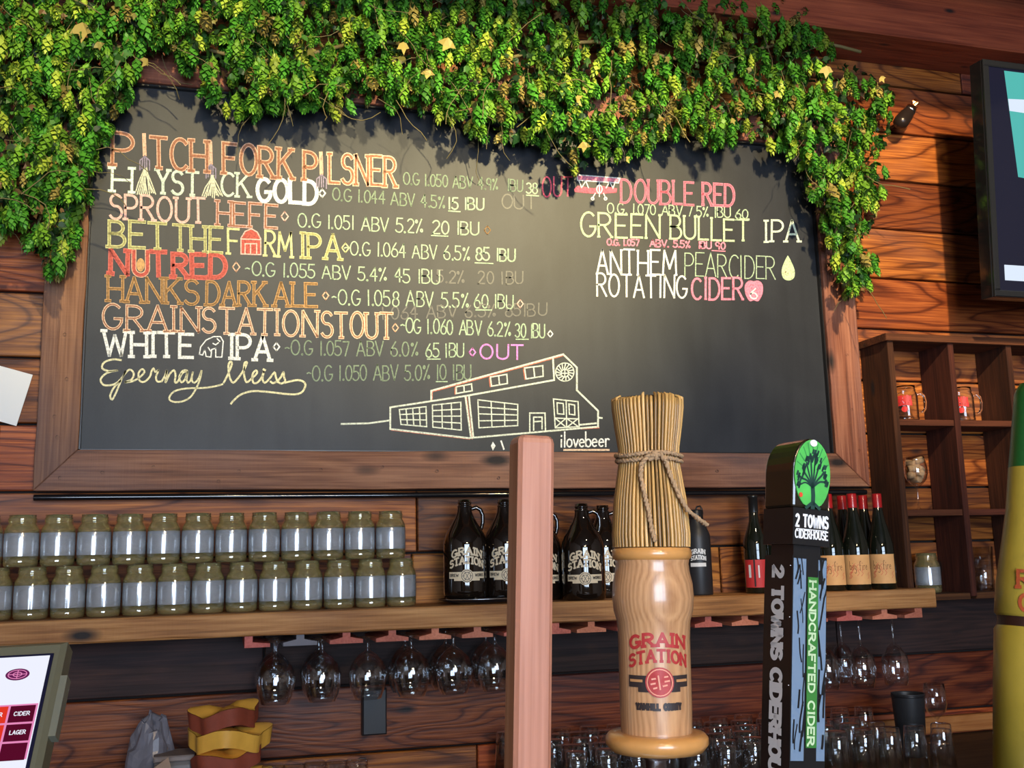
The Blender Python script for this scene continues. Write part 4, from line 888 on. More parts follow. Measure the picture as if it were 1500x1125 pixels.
# ------------------------------------------------------------------ in the cubbies
def mug(x, z, lab, first=None):
    if first: return dup(first, (x, -0.075, z), lab, R(-25))
    t = thing('glass_mug', lab, 'mug', (x, -0.075, z), 'handled jar mugs in the cubbies'); t.rotation_euler.z = R(-25)
    lathe_shell([(0.033, 0), (0.038, 0.004), (0.039, 0.014), (0.0375, 0.018), (0.0385, 0.022), (0.0385, 0.085), (0.036, 0.098), (0.0325, 0.104), (0.034, 0.108), (0.0325, 0.112), (0.033, 0.122)], 0.003).build('glass_body', M['clear'], t)
    MB().tube([(0.036, 0, 0.092), (0.050, 0, 0.096), (0.060, 0, 0.088), (0.063, 0, 0.068), (0.060, 0, 0.045), (0.052, 0, 0.032), (0.037, 0, 0.030)], 0.0048, 8).build('handle', M['clear'], t)
    f = cyl_map(0.0392, 0.055, -math.pi / 2 - 0.35); mb = MB(); ctext(mb, 'GRAIN', f, -0.022, 0.022, 0.014, 0.014, 0.005, .003, .1); ctext(mb, 'STATION', f, -0.024, 0.024, -0.002, 0.012, 0.0045, .003, .1)
    n = 14; vs = [f(0, -0.014)] + [f(.010 * math.cos(2 * math.pi * i / n), -.014 + .010 * math.sin(2 * math.pi * i / n)) for i in range(n)]; mb.add(vs, [(0, i + 1, (i + 1) % n + 1) for i in range(n)])
    mb.build('red_print', plain('bright_red_print', (0.65, 0.03, 0.03), 0.5), t); return t
c1 = czs[1] + 0.008; c2 = czs[2] + 0.008; c3 = czs[3] + 0.010
m0 = mug(P(1326, 580, -.075).x, c1, 'handled glass mug with red print in the upper left cubby')
mug(P(1409, 590, -.075).x, c1, 'handled glass mug with red print in the upper middle cubby', m0)
mug(P(1489, 590, -.075).x + 0.02, c1, 'handled glass mug in the upper cubby at the picture edge', m0)
# goblet with corks
gx = P(1342, 700, -.08).x
gob = thing('cork_goblet', 'stemmed glass filled with wine corks in the middle left cubby', 'glass', (gx, -0.08, c2))
m = MB(); m.lathe([(0.0003, 0.002), (0.030, 0.001), (0.0305, 0.0022), (0.008, 0.006), (0.0032, 0.012), (0.0030, 0.070), (0.006, 0.078), (0.018, 0.086), (0.031, 0.100), (0.037, 0.120), (0.037, 0.140), (0.033, 0.162), (0.029, 0.178), (0.0275, 0.178), (0.0315, 0.161), (0.0355, 0.139), (0.0355, 0.121), (0.0295, 0.102), (0.016, 0.089), (0.0003, 0.083)], 28)
m.build('bowl_and_stem', M['thin'], gob)
CORK = plain('cork', (0.62, 0.40, 0.22), 0.8, noise=0.35, nscale=120)
ck = None; rk = random.Random(6); cpos = [(0, 0, .098, 0), (.012, .008, .112, 1), (-.014, .0, .113, 2), (.002, -.013, .116, 3), (0, .014, .128, 0.5), (.014, -.006, .132, 2.2), (-.013, -.008, .135, 1.2), (.004, .004, .148, 2.8), (-.01, .008, .152, 0.2), (.008, -.008, .160, 1.8)]
cl = ['lying lowest in the bowl', 'low on the right inside the bowl', 'low on the left inside the bowl', 'low at the front of the bowl', 'in the middle at the back of the bowl', 'at mid height on the right, against the glass', 'at mid height on the left, against the glass', 'near the top in the centre', 'near the top on the left', 'topmost in the goblet, at the front']
for (dx, dy, dz, a), lb in zip(cpos, cl):
    if ck is None:
        ck = tag(MB().lathe([(0.001, -.018), (.0105, -.018), (.0115, -.016), (.0115, .016), (.0105, .018), (.001, .018)], 14).build('wine_cork', CORK), 'wine cork ' + lb, 'cork', 'wine corks in the goblet'); o = ck
    else: o = ck.copy(); COL.objects.link(o); o['label'] = 'wine cork ' + lb
    o.location = (gx + dx, -.08 + dy, c2 + dz + .004); o.rotation_euler = (R(90 + 20 * math.sin(a * 3)), R(20 * math.cos(a * 5)), a)
# jar and tumbler in the bottom row
dup(jar0, (P(1358, 835, -.075).x, -0.075, c3), 'clear glass jar alone in the bottom left cubby')['group'] = 'glassware in the bottom cubbies'
tb = thing('highball_glass', 'tall heavy-based tumbler in the bottom middle cubby', 'glass', (P(1440, 840, -.075).x, -0.075, c3), 'glassware in the bottom cubbies')
lathe_shell([(0.029, 0), (0.031, 0.003), (0.036, 0.145)], 0.003).build('glass_wall', M['thin'], tb)
MB().lathe([(0.0003, 0.001), (0.0275, 0.002), (0.029, 0.022), (0.0003, 0.024)], 24).build('thick_base', M['thin'], tb)

# ------------------------------------------------------------------ hanging stemware
def make_snifter():
    t = thing('hanging_glass', 'x', 'glass', (0, 0, 0), 'round stemmed glasses hanging upside down under the shelf')
    m = MB(); m.lathe([(0.0003, 0.0), (0.034, -0.001), (0.0345, -0.0025), (0.010, -0.006), (0.0045, -0.012), (0.0042, -0.030), (0.008, -0.038), (0.024, -0.048), (0.042, -0.066), (0.050, -0.090), (0.0495, -0.112), (0.043, -0.140), (0.036, -0.160), (0.0345, -0.160), (0.0415, -0.139), (0.048, -0.112), (0.0483, -0.091), (0.040, -0.068), (0.022, -0.051), (0.0003, -0.043)], 28)
    m.build('bowl_and_stem', M['thin'], t); return t
def make_stem():
    t = thing('hanging_wine_glass', 'x', 'glass', (0, 0, 0), 'tall stemmed wine glasses hanging at the right end of the shelf')
    m = MB(); m.lathe([(0.0003, 0.0), (0.034, -0.001), (0.0345, -0.0025), (0.008, -0.006), (0.0036, -0.012), (0.0034, -0.085), (0.007, -0.092), (0.022, -0.104), (0.037, -0.128), (0.042, -0.155), (0.040, -0.180), (0.034, -0.213), (0.0325, -0.213), (0.0385, -0.180), (0.0405, -0.155), (0.0355, -0.129), (0.020, -0.107), (0.0003, -0.096)], 28)
    m.build('bowl_and_stem', M['thin'], t); return t
HZ = 1.3530
sn = make_snifter(); fst = True
mids = [(a + b) / 2 for a, b in zip(rails[:-1], rails[1:])]
def hang(i, row, proto, lab):
    return dup(proto, (mids[i] + 0.002, -0.185 if row == 0 else -0.085, HZ), lab, random.uniform(0, 3))
for i in range(0, 7):
    for row in (0, 1):
        if i == 2 and row == 1: continue
        lab = f'round stemmed glass hanging in the {"front" if row == 0 else "rear"} of the {ORD[i]} rack slot from the left'
        if fst: sn.location = (mids[i] + 0.002, -0.185, HZ); sn['label'] = lab; fst = False
        else: hang(i, row, sn, lab)
sg = make_stem(); fst = True
for i, row, lab in ((14, 0, 'tall wine glass hanging in front, third rack slot from the right end'), (15, 0, 'tall wine glass hanging in front, second rack slot from the right end'), (14, 1, 'tall wine glass hanging at the rear, third rack slot from the right end'), (16, 0, 'tall wine glass hanging in front in the last rack slot at the right'), (15, 1, 'tall wine glass hanging at the rear, second rack slot from the right end')):
    if fst: sg.location = (mids[i], -0.185, HZ); sg['label'] = lab; fst = False
    else: hang(i, row, sg, lab)

# ------------------------------------------------------------------ back counter and what stands on it
CZ = 0.95
M['counter'] = wood('counter_wood', (0.02, 0.010, 0.007), (0.06, 0.026, 0.014), (0.11, 0.05, 0.025), 'X', knots=0.05, vary=0.1)
ct = thing('back_counter', 'dark wooden back counter along the wall below the hanging glasses', 'counter')
MB().cbox(-2.3, 4.4, -0.62, -0.008, CZ - 0.04, CZ, 0.004).build('counter_top', M['counter'], ct)
for i in range(8):
    a = -2.28 + i * 0.832; o = MB().cbox(a + .004, a + .828, -0.595, -0.57, 0.1, CZ - 0.045, 0.004).build('door', M['cub_v'], ct)
    MB().box(a + .70, a + .72, -0.61, -0.595, 0.6, 0.72).build('handle', M['steel'], o)
MB().box(-2.29, 4.39, -0.57, -0.02, 0.0, CZ - 0.041).build('carcass', M['cub_v'], ct)
tag(MB().cbox(1.95, 4.2, -0.034, -0.007, 0.957, 1.008, 0.003).build('lit_plank_strip', wood('lit_plank_orange', (0.20, 0.05, 0.02), (0.42, 0.12, 0.04), (0.55, 0.19, 0.07), 'X', knots=0.0, vary=0.1)), 'reddish orange board along the wall just above the counter, at the right', 'board')  # not a real board: added strip standing in for a lit wall plank, orange put into the colour for the light
# outlet box
p = P(530, 1010, -.03); q = P(567, 1075, -.03)
ob = thing('outlet_box', 'black rectangular box on the wall under the hanging glasses', 'outlet', ((p.x + q.x) / 2, -0.006, (p.z + q.z) / 2))
MB().cbox(-0.034, 0.034, -0.03, 0, -0.062, 0.062, 0.004).build('cover_plate', M['blackmatte'], ob); MB().box(-0.030, 0.030, -0.033, -0.03, 0.044, 0.056).build('top_ridge', M['black'], ob)
# tumblers upside down, in rows
def make_tumbler():
    t = thing('upturned_tumbler', 'x', 'glass', (0, 0, 0), 'upturned tumblers in rows on the back counter')
    m = MB(); m.lathe([(0.0003, 0.1195), (0.024, 0.1195), (0.0265, 0.117), (0.029, 0.09), (0.0355, 0.001), (0.034, 0.001), (0.0275, 0.09), (0.0245, 0.105), (0.0003, 0.106)], 22); m.build('glass_wall', M['thin'], t); return t
tu = make_tumbler(); fst = True; rk = random.Random(12)
for r_, Y in enumerate((-0.10, -0.19, -0.28, -0.37, -0.46)):
    for c in range(15):
        x = 1.16 + c * 0.082 + 0.02 * (r_ % 2)
        if 2.21 < x < 2.36 and Y < -0.15 and Y > -0.40: continue
        lab = f'upturned tumbler, {ORD[c]} from the left in the {("rearmost", "second", "middle", "fourth", "frontmost")[r_]} row'
        loc = (x, Y + rk.uniform(-.005, .005), CZ)
        if fst: tu.location = loc; tu['label'] = lab; fst = False
        else: dup(tu, loc, lab)
for c in range(5):
    dup(tu, (P(400 + c * 30, 1095, -.3).x, -0.33 + rk.uniform(-.01, .01), CZ), f'upturned tumbler in the short row below the outlet box, {ORD[c]} from the left')['group'] = 'upturned tumblers below the outlet box'
bx = P(1333, 1060, -.28).x
t = thing('shaker_cup', 'tall plain black cup standing on the counter at the right', 'cup', (bx, -0.28, CZ)); lathe_shell([(0.036, 0), (0.038, 0.004), (0.047, 0.175), (0.0475, 0.178)], 0.002).build('cup_wall', M['blackmatte'], t)
MB().lathe([(.0472, .168), (.0485, .169), (.0485, .173), (.0474, .174)], 28).build('rolled_rim', M['black'], t)
t = thing('goblet', 'clear stemmed glass standing right of the black cup', 'glass', (P(1370, 1030, -.15).x, -0.15, CZ))
MB().lathe([(0.0003, 0.002), (0.030, 0.001), (0.0305, 0.0022), (0.008, 0.006), (0.0035, 0.012), (0.0035, 0.070), (0.010, 0.080), (0.028, 0.096), (0.035, 0.120), (0.034, 0.150), (0.0305, 0.182), (0.029, 0.182), (0.0325, 0.150), (0.0335, 0.121), (0.0265, 0.098), (0.0003, 0.084)], 28).build('bowl_and_stem', M['thin'], t)

# ---- clutter at the lower left
# live-edge slabs
SLT = plain('yellow_slab_face', (0.90, 0.42, 0.06), 0.5, noise=0.35, nscale=14); SLB = plain('red_brown_bark', (0.24, 0.045, 0.02), 0.7, noise=0.3, nscale=40)
sx = P(331, 1060, -.3).x; rs = random.Random(4); zc = CZ + .013
for i, (lab, wdt) in enumerate((('lowest wavy-edged wooden board of the stack by the grey box', .088), ('wavy-edged wooden board second from the bottom of the stack', .092), ('wavy-edged wooden board in the middle of the stack', .080), ('wavy-edged wooden board second from the top of the stack', .094), ('topmost wavy-edged wooden board of the stack, brown-stained', .082))):
    t = thing('wavy_board', lab, 'board', (sx + (i % 2) * .008, -0.30, zc), 'stacked yellow wavy-edged boards'); t.rotation_euler = (0, R((-4, 3, -7, 4, -5)[i]) * .6, R(i * 9 - 12))
    n = 40; th = .040; ph = rs.uniform(0, 6)
    ring = []
    for k in range(n):
        a = 2 * math.pi * k / n; r = wdt * (1 + .10 * math.sin(3 * a + ph) + .06 * math.sin(7 * a + ph * 2)); ring.append((r * math.cos(a), r * .8 * math.sin(a), .010 * math.sin(3 * a + ph)))
    m = MB(); top = [(x, y, z + th) for x, y, z in ring]; m.add([(x * .96, y * .96, z) for x, y, z in ring] + top, [(k, (k + 1) % n, (k + 1) % n + n, k + n) for k in range(n)], 0, True)
    m.add([(x * .96, y * .96, z) for x, y, z in ring] + [(0, 0, 0)], [((k + 1) % n, k, n) for k in range(n)]); m.build('bark_edge', SLB if i % 2 == 0 else SLT, t)
    m = MB(); m.add([(x * .99, y * .99, z + .0008) for x, y, z in top] + [(x * .5, y * .5, z + .003) for x, y, z in top] + [(0, 0, th + .002)], [(k, (k + 1) % n, (k + 1) % n + n, k + n) for k in range(n)] + [(k + n, (k + 1) % n + n, 2 * n) for k in range(n)], 0, True); m.build('board_face', SLT, t)
    zc += .050
# grey lump (plastic-wrapped bundle), built as crumpled surface
def crumple(name, mat, parent, rx, ry, rz, seed, amp=.12, loc=(0, 0, 0)):
    rr = random.Random(seed); m = MB(); nu, nv = 26, 16; vs = []
    ph = [rr.uniform(0, 6.28) for _ in range(6)]
    for j in range(nv + 1):
        t = math.pi * j / nv
        for i in range(nu):
            a = 2 * math.pi * i / nu; k = 1 + amp * (math.sin(3 * a + ph[0] + 2 * t) * .5 + math.sin(5 * a - 4 * t + ph[1]) * .35 + math.sin(9 * t + 2 * a + ph[2]) * .3)
            z = max(-math.cos(t), -.8)
            vs.append((rx * k * math.sin(t) * math.cos(a), ry * k * math.sin(t) * math.sin(a), rz * k * z + rz * .8 * k))
    m.add(vs, [(j * nu + i, j * nu + (i + 1) % nu, (j + 1) * nu + (i + 1) % nu, (j + 1) * nu + i) for j in range(nv) for i in range(nu)], 0, False)
    return m.build(name, mat, parent, loc)
GREYP = plain('grey_plastic_wrap', (0.20, 0.20, 0.24), 0.25, noise=0.4, nscale=30)
t = thing('wrapped_bundle', 'grey shiny wrapped bundle standing between the paper bag and the stacked boards', 'bundle', (P(222, 1060, -.22).x, -0.20, CZ)); crumple('wrap', GREYP, t, .058, .05, .125, 3)
m = MB(); m.tube([(-.02, 0, .218), (.0, .01, .232), (.02, 0, .222)], .010, 8); m.build('twisted_top', GREYP, t)
TAN = plain('kraft_paper', (0.38, 0.27, 0.20), 0.8, noise=0.15, nscale=25)
t = thing('paper_bag', 'tan paper bag leaning in front of the grey bundle', 'bag', (P(218, 1090, -.36).x, -0.37, CZ)); t.rotation_euler.z = R(12)
m = MB(); m.add([(-.055, -.03, 0), (.055, -.03, 0), (.055, .03, 0), (-.055, .03, 0), (-.060, -.03, .10), (.050, -.026, .13), (.052, .022, .135), (-.058, .024, .105), (-.02, -.006, .118), (.045, -.003, .160)],
                 [(0, 3, 2, 1), (0, 1, 5, 4), (1, 2, 6, 5), (2, 3, 7, 6), (3, 0, 4, 7), (4, 5, 9, 8), (6, 7, 8, 9), (5, 6, 9), (7, 4, 8)]); m.build('bag_body', TAN, t)
MB().box(-.057, .048, -.034, -.029, .088, .098).build('folded_lip', TAN, t)
GB = plain('grey_plastic', (0.22, 0.21, 0.21), 0.5)
t = thing('card_reader', 'small grey box with a dark round hole left of the stacked boards', 'box', (P(257, 1070, -.25).x, -0.24, CZ)); MB().cbox(-.045, .045, -.05, .05, 0, .135, .008).build('casing', GB, t)
o = MB().lathe([(.001, -.052), (.012, -.052), (.013, -.049)], 16).build('round_opening', M['black'], t, (-.02, 0, .055)); o.rotation_euler.x = 0; o.data.transform(Matrix.Rotation(R(-90), 4, 'X')); o.data.transform(Matrix.Translation((0, -.102, 0)))
MB().cbox(-.047, .047, -.053, .05, .136, .150, .003).build('lid', plain('grey_striped_lid', (.26, .22, .21), .6, noise=.3, nscale=60), t)
CRM = plain('cream_cloth', (0.62, 0.52, 0.38), 0.85, noise=.2, nscale=40)
t = thing('folded_cloth', 'cream crumpled cloth lying left of the paper bag', 'cloth', (P(158, 1100, -.40).x, -0.40, CZ)); crumple('cloth_body', CRM, t, .075, .05, .058, 9, .16)
MB().tube([(-.05, -.045, .075), (-.01, -.05, .095), (.02, -.045, .10)], .003, 6).build('dark_cord', M['black'], t)
CB = plain('pale_cardboard', (0.55, 0.47, 0.42), 0.8)
t = thing('carton', 'pale carton standing next to the touch-screen terminal', 'box', (P(107, 1100, -.45).x, -0.45, CZ)); t.rotation_euler.z = R(-18)
MB().cbox(-.036, .036, -.03, .03, 0, .115, .002).build('carton_body', CB, t); MB().add([(-.036, -.03, .115), (.036, -.03, .115), (.036, .0, .128), (-.036, .0, .128), (-.036, -.028, .113), (.036, -.028, .113), (.036, .002, .126), (-.036, .002, .126)], [(0, 1, 2, 3), (4, 7, 6, 5), (0, 4, 5, 1), (1, 5, 6, 2), (2, 6, 7, 3), (3, 7, 4, 0)]).build('open_flap', CB, t)

# ------------------------------------------------------------------ things on the wall
pp = [P(*c, -0.008) for c in ((-28, 528), (48, 549), (24, 624), (-40, 606))]
o = MB().add([(p.x, -0.008, p.z) for p in pp] + [(p.x, -0.0065, p.z) for p in pp], [(0, 3, 2, 1), (4, 5, 6, 7), (0, 1, 5, 4), (1, 2, 6, 5), (2, 3, 7, 6), (3, 0, 4, 7)]).build('paper_sheet', M['white']); tag(o, 'tilted blank white paper sheet on the wall at the left edge', 'paper')
a = P(1322, 176, -.085)
lamp = thing('wall_fitting', 'dark tubular fitting with bright band and crumpled copper tip beside the hops', 'fitting', a); dv = (P(1352, 137, -.070) - a).normalized()
lamp.rotation_mode = 'QUATERNION'; lamp.rotation_quaternion = dv.to_track_quat('Z', 'Y')
MB().lathe([(.001, -.034), (.012, -.033), (.025, -.022), (.027, -.010), (.025, .030), (.019, .050)], 24).build('barrel', plain('brown_black_metal', (.03, .02, .017), .3, metal=.3), lamp)
MB().lathe([(.0195, .047), (.0215, .049), (.0215, .059), (.018, .061)], 20).build('bright_band', M['steel'], lamp)
COP = plain('copper_foil', (.75, .28, .12), .3, metal=1); rk = random.Random(2)
m = MB(); m.lathe([(.0175, .060), (.018, .070), (.012, .080), (.018, .092), (.014, .104), (.001, .110)], 12, smooth=False); m.v = [(x * rk.uniform(.75, 1.25), y * rk.uniform(.75, 1.25), z + rk.uniform(-.003, .003)) for x, y, z in m.v]; m.build('copper_tip', COP, lamp)
iv = lamp.rotation_quaternion.inverted(); m = MB(); m.tube([(0, 0, .0), iv @ Vector((0, .078, 0))], .006, 8); m.build('wall_mount', M['black'], lamp)

# television: its left border is all the picture shows
tl = P(1425, 85, -0.40); bl = P(1443, 425, -0.345)
tv = thing('television', 'large flat television with glossy black border at the top right, mounted off the wall', 'television', (2.735, -0.345, 2.335))
tilt = math.atan2(0.055, 0.78); tv.rotation_euler = (tilt * 1.0, 0, 0)
TW, THH = 1.28, 0.785
MB().cbox(0, TW, -0.005, 0.05, 0, THH, .006).build('housing', M['blackgloss'], tv)
m = MB()
for a_ in ((0, TW, 0, .022), (0, TW, THH - .022, THH), (0, .022, .022, THH - .022), (TW - .022, TW, .022, THH - .022)): m.cbox(a_[0], a_[1], -.014, -.005, a_[2], a_[3], .003)
m.build('bezel', plain('bezel_blue_black', (.012, .014, .018), .15, coat=.4), tv)
SCN = plain('screen_dark_picture', (0.004, 0.004, 0.008), .1, emit=(.006, .008, .022), es=1.0, coat=.3)
MB().box(.022, TW - .022, -.0075, -.005, .022, THH - .022).build('screen', SCN, tv)
SCT = plain('screen_turquoise', (0, 0, 0), .3, emit=(.10, .55, .50), es=0.9); SCW = plain('screen_white', (0, 0, 0), .3, emit=(.75, .85, 1.0), es=1.0)
m = MB(); m.prism([(.085, .755), (.118, .40), (.60, .36), (.80, .755)][::-1], -.0085, -.0075); o = m.build('picture_bright_area', SCT, tv); o['label'] = 'turquoise lit area of the picture'
m = MB(); m.prism([(.094, .66), (.097, .62), (.75, .60), (.75, .70)][::-1], -.0092, -.0085); m.box(.045, 1.2, -.0092, -.0076, .055, .105); o = m.build('picture_white_area', SCW, tv); o['label'] = 'white caption bar of the picture'
MB().box(.55, .70, .05, .34, .32, .46).build('wall_arm', M['black'], tv)

# ------------------------------------------------------------------ front bar: tap tower, handles
BARY = -2.0
tower = thing('tap_tower', 'horizontal steel tap tower carrying the tap handles at the front bar', 'tap tower', (0, BARY, 0))
MB().tube([(0.35, 0.0, 1.18), (1.75, 0.0, 1.18)], 0.038, 24).build('manifold', M['steel'], tower)
for x in (0.5, 1.6): MB().lathe([(.06, 1.04), (.06, 1.05), (.03, 1.06), (.03, 1.16)], 24, x, 0).build('post', M['steel'], tower)
bar = thing('front_bar', 'wooden front bar counter under the tap tower', 'bar counter', (0, 0, 0))
MB().cbox(-1.6, 3.6, -2.45, -1.75, 1.0, 1.04, .004).build('bar_top', M['counter'], bar); MB().box(-1.6, 3.6, -2.1, -1.8, 0, .998).build('bar_front', M['cub_v'], bar)
def tap_frame(px_top, py_top, px_bot, py_bot, Y, name, lab):
    a = P(px_bot, py_bot, Y); b = P(px_top, py_top, Y); ax = (b - a).normalized()
    t = thing(name, lab, 'tap handle', a); q = Vector((0, 0, 1)).rotation_difference(ax); t.rotation_mode = 'QUATERNION'; t.rotation_quaternion = q
    MB().lathe([(.010, -.16), (.012, -.05), (.012, -.02), (.016, -.018), (.016, -.004), (.008, -.003)], 20).build('ferrule', M['steel'], t)
    return t, (b - a).length, a, q
# 1. plain square wooden handle
FIR = wood('pale_fir', (0.32, 0.14, 0.07), (0.48, 0.235, 0.14), (0.60, 0.33, 0.21), 'Z', knots=0, vary=0.05, ring=2.2, across=12, bump=.06, rough=.45, coat=.2)
FIRS = wood('fir_side_grain', (0.20, 0.09, 0.04), (0.50, 0.24, 0.10), (0.62, 0.36, 0.18), 'Z', knots=.12, vary=0.05, ring=5, across=16, bump=.1, rough=.5)
t, H1, a, q = tap_frame(779, 640, 772, 1140, BARY, 'wooden_tap_handle', 'plain square pale wooden tap handle with rounded top, leftmost of the handles')
m = MB(); wx, dy = .0188, .0195; c = .004
ringp = [(-wx + c, -dy), (wx - c, -dy), (wx, -dy + c), (wx, dy - c), (wx - c, dy), (-wx + c, dy), (-wx, dy - c), (-wx, -dy + c)]
lv = [(-.0, 1.0), (H1 - .008, 1.0), (H1 - .0035, .95), (H1 - .0008, .84), (H1, .74)]
vs = [(x * k, y * k, z) for z, k in lv for x, y in ringp]; n = 8
m.add(vs, [(j * n + i, j * n + (i + 1) % n, (j + 1) * n + (i + 1) % n, (j + 1) * n + i) for j in range(4) for i in range(8) if not (i in (5, 6) and j == 0)], 0)
m.add(vs, [(j * n + i, j * n + (i + 1) % n, (j + 1) * n + (i + 1) % n, (j + 1) * n + i) for j in (0,) for i in (5, 6)], 1)
m.add(vs, [tuple(range(4 * n, 5 * n)), tuple(range(n))[::-1]], 0); m.build('wooden_shaft', [FIR, FIRS], t)

# 2. turned handle with straw top
def turned_mat():
    m, nt, b = nmat('turned_oak'); N = nt.nodes.new; L = nt.links.new; tc = N('ShaderNodeTexCoord')
    sp = N('ShaderNodeSeparateXYZ'); L(tc.outputs['Object'], sp.inputs[0])
    nz = N('ShaderNodeTexNoise'); nz.inputs['Scale'].default_value = 22; nz.inputs['Detail'].default_value = 3; L(tc.outputs['Object'], nz.inputs['Vector'])
    f = math_(nt, 'ADD', math_(nt, 'MULTIPLY', sp.outputs[1], 260.0), math_(nt, 'MULTIPLY', nz.outputs[0], 1.4)); band = math_(nt, 'PINGPONG', f, 0.5)
    mp = N('ShaderNodeVectorMath'); mp.operation = 'MULTIPLY'; L(tc.outputs['Object'], mp.inputs[0]); mp.inputs[1].default_value = (420, 420, 22)
    n2 = N('ShaderNodeTexNoise'); n2.inputs['Detail'].default_value = 5; n2.inputs['Scale'].default_value = 1; L(mp.outputs[0], n2.inputs['Vector'])
    v = math_(nt, 'ADD', math_(nt, 'MULTIPLY', band, 0.75), math_(nt, 'MULTIPLY', n2.outputs[0], .62))
    c = ramp(nt, v, [(.15, (.36, .17, .075)), (.6, (.56, .31, .15)), (1.0, (.66, .40, .21))]); L(c, b.inputs['Base Color']); b.inputs['Roughness'].default_value = .35; b.inputs['Coat Weight'].default_value = .6; b.inputs['Coat Roughness'].default_value = .12
    return m
OAK = turned_mat(); RINGW = plain('honey_varnish_ring', (.62, .30, .09), .3, coat=.6, noise=.15, nscale=60)
t, H2, a, q = tap_frame(948, 590, 962, 1082, BARY, 'straw_topped_tap_handle', 'turned wooden tap handle with a bundled straw top tied with twine, in the middle')
def hz(py): return H2 * (1082 - py) / (1082 - 590)
K = 1.0 / 1400
MB().lathe([(.001, -.012), (.046, -.011), (.0515, -.004), (.0515, .002), (.048, .006), (.036, .007), (.034, .006)], 40).build('base_disc', RINGW, t)
prof = [(.0355, .006), (.0362, hz(1040)), (.0365, hz(940)), (.0375, hz(915)), (.0405, hz(900)), (.0418, hz(882)), (.0410, hz(862)), (.0385, hz(845)), (.0375, hz(833)), (.0385, hz(824))]
MB().lathe(prof, 40).build('turned_body', OAK, t)
MB().lathe([(.0380, hz(827)), (.0405, hz(824)), (.0413, hz(818)), (.0405, hz(812)), (.0380, hz(809))], 40).build('bead_ring', RINGW, t)
RT2 = 0.0366
f = cyl_map(RT2 + .0004, hz(975), -math.pi / 2 - .28); f2 = cyl_map(RT2 + .0008, hz(975), -math.pi / 2 - .28); fc = cyl_map(RT2 + .0012, hz(975), -math.pi / 2 - .28)
mb = MB(); s = .0315
ctext(mb, 'GRAIN', f, -s * .95, s * .95, s * .50, s * .36, s * .10, s * .12, .10, 0); ctext(mb, 'STATION', f, -s, s, -s * .06, s * .34, s * .085, s * .20, .08, 0)
def patch(mb, f, u0, u1, v0, v1, mi, n=6):
    vs = []
    for i in range(n + 1): u = u0 + (u1 - u0) * i / n; vs += [f(u, v0), f(u, v1)]
    mb.add(vs, [(2 * i, 2 * i + 2, 2 * i + 3, 2 * i + 1) for i in range(n)], mi)
for sg_ in (-1, 1):
    patch(mb, f, sg_ * s * .35, sg_ * s * 1.05, -s * .66, -s * .30, 1); patch(mb, f, sg_ * s * .3, sg_ * s * .70, -s * .80, -s * .66, 1)
    patch(mb, f2, sg_ * s * .55, sg_ * s * 1.0, -s * .50, -s * .42, 2)
ctext(mb, 'YAMHILL', f, -s * .78, -s * .02, -s * 1.32, s * .17, s * .075, 0, 0, 1); ctext(mb, 'COUNTY', f, s * .12, s * .70, -s * 1.32, s * .17, s * .075, 0, 0, 1)
mb.build('printed_wordmark', [REDP, DKP, plain('tan_print', (.5, .25, .1), .5)], t)['label'] = 'red and black print on the cylinder'
mb = MB(); nn = 24; vs = [f2(0, -s * .50)] + [f2(s * .46 * math.cos(2 * math.pi * i / nn), -s * .50 + s * .46 * math.sin(2 * math.pi * i / nn)) for i in range(nn)]; mb.add(vs, [(0, i + 1, (i + 1) % nn + 1) for i in range(nn)], 0)
ribbon(mb, arc(0, -s * .50, s * .40, s * .40, 0, 360, 24), s * .035, fc, 1)
for l_ in ([(-.25, -.4), (.25, -.32)], [(-.28, -.55), (.3, -.45)], [(-.2, -.68), (.22, -.58)], [(-.05, -.3), (0, -.7)]): ribbon(mb, [(x * s, y * s) for x, y in l_], s * .05, fc, 1)
mb.build('red_seal', [REDP, plain('pale_red_print', (.75, .30, .2), .5)], t)
# straws: one object each, following the waisted outline
sprof = [(hz(808), .0395), (hz(790), .0400), (hz(740), .0375), (hz(700), .0335), (hz(678), .0315), (hz(660), .0320), (hz(630), .0350), (hz(600), .0375), (hz(588), .0378), (hz(585), .0362)]
CORE = plain('straw_core', (.05, .03, .012), .8)
MB().lathe([(r - .0042, z) for z, r in sprof] + [(.001, hz(588))], 32).build('straw_core', CORE, t)
NS = 54; smesh = []
for v_ in range(4):
    rr = random.Random(v_); m = MB(); tp = rr.uniform(-.002, .0025)
    m.tube([(r - .0012 - (.003 if i == len(sprof) - 1 else 0), rr.uniform(-.0002, .0002), z + (tp if i >= len(sprof) - 2 else 0)) for i, (z, r) in enumerate(sprof)], [.00185, .0019, .0018, .0016, .0014, .0015, .0017, .0018, .0018, .0013], 6)
    smesh.append(m)
STR, snt, sb_ = nmat('straw'); oi = snt.nodes.new('ShaderNodeObjectInfo'); snt.links.new(ramp(snt, oi.outputs['Random'], [(0, (.12, .055, .012)), (.25, (.40, .22, .065)), (.65, (.60, .34, .10)), (1, (.80, .52, .22))]), sb_.inputs['Base Color']); sb_.inputs['Roughness'].default_value = .38; sb_.inputs['Coat Weight'].default_value = .2
smesh = [m.mesh('straw', STR) for m in smesh]
for i in range(NS):
    o = link('straw', smesh[random.randrange(4)], t); o.rotation_euler.z = 2 * math.pi * i / NS
